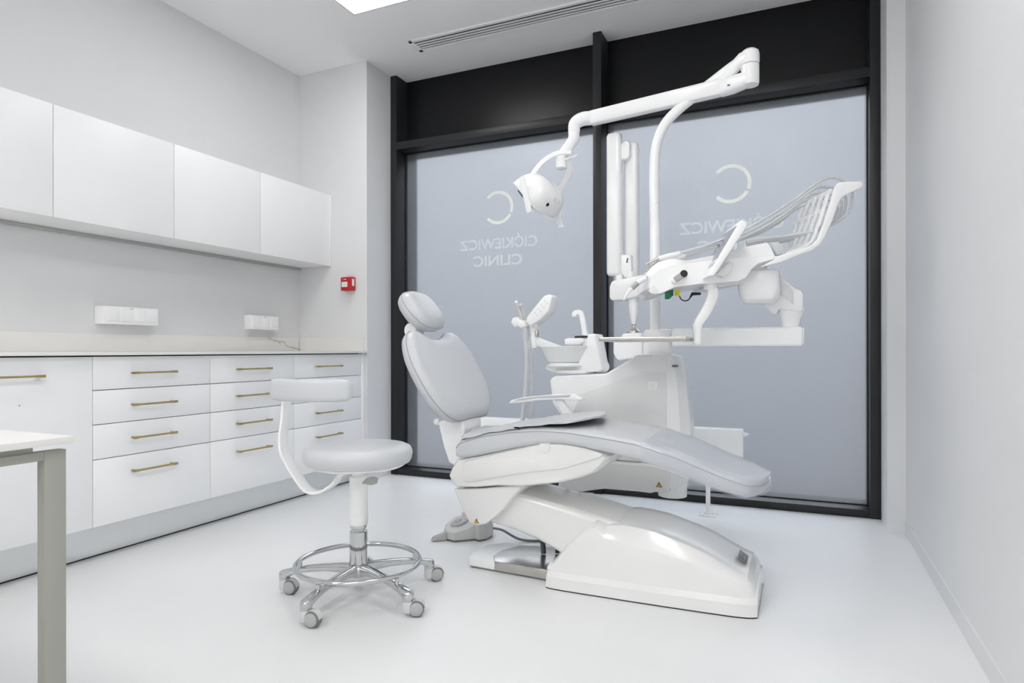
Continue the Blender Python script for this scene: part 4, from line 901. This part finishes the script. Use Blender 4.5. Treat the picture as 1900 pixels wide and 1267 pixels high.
# rear bracket disc and hose rack
disc = [(0.006,1.346),(0.040,1.346),(0.060,1.332),(0.064,1.312),(0.055,1.295),(0.036,1.290)]
b = new(); prism(b, disc, .02, .30, 'y', bev=.004, mtx=TM); obj('rear_bracket', b, 'leather', t)
rail = [(-0.040,1.239),(0.020,1.274),(0.063,1.297),(0.101,1.306),(0.142,1.317),(0.170,1.334),(0.187,1.353),(0.214,1.423),(0.239,1.506),(0.254,1.559),(0.267,1.578),(0.280,1.582),(0.356,1.583),(0.366,1.577),(0.366,1.563),(0.356,1.555),(0.301,1.530),(0.280,1.517),(0.267,1.493),(0.244,1.423),(0.214,1.358),(0.195,1.329),(0.165,1.305),(0.106,1.284),(0.041,1.258)]
b = new(); prism(b, rail, -.012, .004, 'y', bev=.004, seg=3, mtx=TM); obj('rack_cheek', b, 'whitem', t)
inner = [(0.070,1.299),(0.131,1.316),(0.165,1.338),(0.184,1.364),(0.212,1.441),(0.237,1.522),(0.254,1.561)]
inr = [Vector((x, 0, z)) for x, z in inner]
NV = 5
for k in range(NV):
    v0 = .018+k*.060
    b = new(); pth = [Vector((p.x-.004*k, v0+.012, p.z)) for p in crv(inr, 6)]
    tube(b, pth, 1, up=(0, 1, 0), shape=rr(-.005, .005, -.0135, .0135, .003, 2), mtx=TM); wh = obj('whip_arm', b, 'whitem', t)
    b = new(); p = inr[4].lerp(inr[5], .4); box(b, -.008, .006, v0+.002, v0+.046, -.008, .008, bev=.002, mtx=TM @ Matrix.Translation((p.x-.004*k, 0, p.z)))
    p = inr[5].lerp(inr[6], .6); box(b, -.008, .006, v0+.002, v0+.046, -.006, .012, bev=.002, mtx=TM @ Matrix.Translation((p.x-.004*k, 0, p.z))); obj('whip_bridge', b, 'whitem', wh)
b = new(); p = inr[0]; box(b, -.06, .02, -.008, .315, -.012, .0, bev=.003, mtx=TM @ Matrix.Translation((p.x, 0, p.z-.004)) @ Matrix.Rotation(R(-14), 4, 'Y')); obj('rack_base', b, 'whitem', t)
# hook plate at the top right
# hanging connectors and cable
gp = [(-0.412,1.129),(-0.401,1.136),(-0.390,1.145)]
for k, (u, z) in enumerate(gp):
    b = new(); box(b, u-.009, u+.009, .02+.02*k, .036+.02*k, z-.016, z+.014, bev=.001, mtx=TM); c_ = obj('green_connector', b, 'green', t); c_['label'] = 'green plug under the table'
u, z = [(-0.358,1.143)][0]
b = new(); box(b, u-.010, u+.010, .08, .10, z-.010, z+.012, bev=.001, mtx=TM); c_ = obj('yellow_connector', b, 'yellow', t); c_['label'] = 'yellow plug under the table'
b = new(); tube(b, [TM @ Vector(p) for p in crv([(-0.348,0.100,1.132),(-0.341,0.100,1.118),(-0.325,0.100,1.111),(-0.307,0.100,1.118),(-0.296,0.100,1.137),(-0.278,0.100,1.143),(-0.257,0.100,1.139)], 6)], .0028, n=8); 
g = [TM @ Vector(p) for p in [(-0.303,0.100,1.125),(-0.294,0.100,1.141),(-0.259,0.100,1.141)]]; tube(b, g, [.004, .008, .0055], n=10); obj('under_cable', b, 'blk', t)
# tray arm
TA = [(-0.235,1.158),(-0.232,1.147),(-0.248,1.131),(-0.263,1.091),(-0.292,1.036),(-0.310,1.014),(-0.308,0.998),(-0.290,0.986)]
b = new(); pth = crv([(TM @ Vector((x, .04, z))) for x, z in [(-0.224,1.158),(-0.223,1.131),(-0.237,1.090),(-0.261,1.045),(-0.281,1.014),(-0.286,0.986)]], 6)
tube(b, pth, lerp_list([.95, 1.05, 1.0, .92, .82, .72], len(pth)), up=tuple(TM.to_3x3() @ Vector((0, 1, 0))), shape=rr(-.022, .022, -.022, .022, .008, 3)); ta = obj('tray_arm', b, 'white', t)
b = new(); e = [(-0.286,1.000),(-0.285,0.932)]; p0 = TM @ Vector((e[0][0], .04, e[0][1])); 
lathe(b, [(.0165, p0.z-.078), (.018, p0.z-.074), (.018, p0.z-.02), (.0195, p0.z), (.0195, p0.z+.01)], (p0.x, p0.y, 0), n=24); obj('tray_post', b, 'white', ta)
b = new(); e = [(-0.232,1.181),(-0.232,1.147)]; p1 = TM @ Vector((e[0][0], .04, e[0][1])); lathe(b, [(.025, p1.z-.03), (.026, p1.z-.026), (.026, p1.z+.004)], (p1.x, p1.y, 0), n=24); obj('tray_pivot', b, 'whitem', ta)
b = new(); box(b, p0.x-.025, p0.x+.012, p0.y-.014, p0.y+.014, .938, .950, bev=.003); obj('tray_clip', b, 'mgrey', ta)

# steel tray hooked on the tray arm
trp = p0
t2 = thing('instrument_tray', 'flat stainless steel instrument tray on the post under the table', 'tray', (trp.x-.21, trp.y, .94))
L0 = [(-0.780,0.941)][0][0]; x1 = trp.x-.022
b = new(); box(b, L0, x1, trp.y-.14, trp.y+.14, .9385, .9415, bev=.001); obj('tray_plate', b, 'steel', t2)
b = new()
for a in ((L0, L0+.004, trp.y-.14, trp.y+.14), (x1-.004, x1, trp.y-.14, trp.y+.14), (L0, x1, trp.y-.14, trp.y-.136), (L0, x1, trp.y+.136, trp.y+.14)): box(b, *a, .936, .954, bev=.0015)
obj('tray_rim', b, 'steel', t2)

# handpieces lying on the table with their hoses
names = ['nearest to the viewer, on top of the table', 'second from the viewer on the table', 'third from the viewer on the table', 'fourth from the viewer on the table']
tips = [[(-0.497,0.050,1.264),(-0.445,0.050,1.288),(-0.356,0.050,1.310)], [(-0.484,0.100,1.256),(-0.429,0.100,1.293),(-0.337,0.100,1.318)], [(-0.482,0.150,1.248),(-0.416,0.150,1.293),(-0.323,0.150,1.323)], [(-0.477,0.200,1.245),(-0.404,0.200,1.290),(-0.304,0.200,1.323)]]
tops = [[(-0.055,0.030,1.421),(0.098,0.030,1.516),(0.206,0.030,1.594),(0.266,0.030,1.611),(0.318,0.030,1.586),(0.340,0.030,1.541),(0.329,0.030,1.474),(0.284,0.030,1.430),(0.232,0.030,1.404)], [(-0.037,0.090,1.414),(0.097,0.090,1.495),(0.208,0.090,1.578),(0.263,0.090,1.586),(0.313,0.090,1.569),(0.340,0.090,1.533),(0.327,0.090,1.469),(0.285,0.090,1.433),(0.239,0.090,1.411)], [(-0.024,0.150,1.407),(0.095,0.150,1.476),(0.208,0.150,1.563),(0.271,0.150,1.573),(0.321,0.150,1.561),(0.348,0.150,1.532),(0.334,0.150,1.477),(0.298,0.150,1.440),(0.249,0.150,1.418)], [(-0.015,0.210,1.408),(0.106,0.210,1.471),(0.208,0.210,1.551),(0.272,0.210,1.564),(0.327,0.210,1.556),(0.355,0.210,1.527),(0.341,0.210,1.485),(0.304,0.210,1.447),(0.259,0.210,1.424)]]
backs = [[(0.167,0.040,1.387),(0.058,0.040,1.372),(-0.030,0.040,1.364),(-0.085,0.040,1.354)], [(0.178,0.100,1.391),(0.078,0.100,1.376),(-0.011,0.100,1.365),(-0.067,0.100,1.357)], [(0.189,0.160,1.397),(0.098,0.160,1.379),(0.007,0.160,1.368),(-0.050,0.160,1.359)], [(0.202,0.220,1.400),(0.119,0.220,1.382),(0.025,0.220,1.371),(-0.033,0.220,1.362)]]
for k in range(4):
    P3 = [TM @ Vector(p) for p in tips[k]]
    t = thing('handpiece', 'slim steel-tipped dental handpiece '+names[k], 'handpiece', P3[1], 'dental handpieces')
    d = (P3[1]-P3[0]).normalized()
    b = new(); tube(b, [P3[0], P3[0].lerp(P3[1], .5), P3[1]], [.004, .0065, .0075], n=12); tube(b, [P3[0]+d*.008+Vector((0, 0, -.012)), P3[0]+d*.008+Vector((0, 0, .004))], .005, n=10); obj('steel_head', b, 'steel', t)
    b = new(); tube(b, [P3[1], P3[1].lerp(P3[2], .4), P3[2]], [.0095, .0105, .008], n=14); obj('grip', b, 'whitem', t)
    pts = [P3[2]]+[TM @ Vector(p) for p in [(-0.248,0.050,1.344)]+[]] if False else [P3[2]]
    mid = P3[2].lerp(TM @ Vector(tops[k][0]), .5)+Vector((0, 0, -.012))
    pts = [P3[2], mid]+[TM @ Vector(p) for p in tops[k]]+[TM @ Vector(p) for p in backs[k]]
    b = new(); tube(b, crv(pts, 8), .0058, n=10); obj('hose', b, 'hose', t)
hp = [TM @ Vector(p) for p in [(-0.597,0.000,1.107),(-0.577,0.000,1.141),(-0.564,0.000,1.156),(-0.537,0.000,1.181),(-0.504,0.000,1.201)]]
t = thing('handpiece', 'white syringe handpiece hanging tip down off the left end of the instrument table', 'handpiece', hp[3], 'dental handpieces')
b = new(); tube(b, [hp[2], hp[3], hp[4]], [.0095, .0105, .011], n=16); obj('grip', b, 'whitem', t)
b = new(); tube(b, [hp[2].lerp(hp[3], .05), hp[2].lerp(hp[3], .95)], [.0108, .0115], n=16); obj('grip_band', b, 'mgrey', t)
b = new(); tube(b, crv([hp[0], hp[1], hp[2]], 5), lerp_list([.0035, .0045, .0075, .009], 11), n=14); obj('nozzle', b, 'white', t)
hz = [TM @ Vector(p) for p in [(-0.430,0.260,1.257),(-0.321,0.260,1.312),(-0.153,0.260,1.370),(-0.001,0.260,1.412),(0.108,0.260,1.464),(0.203,0.260,1.535),(0.264,0.260,1.552),(0.320,0.260,1.543),(0.352,0.260,1.514),(0.339,0.260,1.480),(0.306,0.260,1.447),(0.198,0.260,1.400),(0.108,0.260,1.381),(0.014,0.260,1.368)]]
b = new(); tube(b, crv([hp[4], hp[4].lerp(hz[0], .5)]+hz, 8), .0058, n=10); obj('hose', b, 'hose', t)
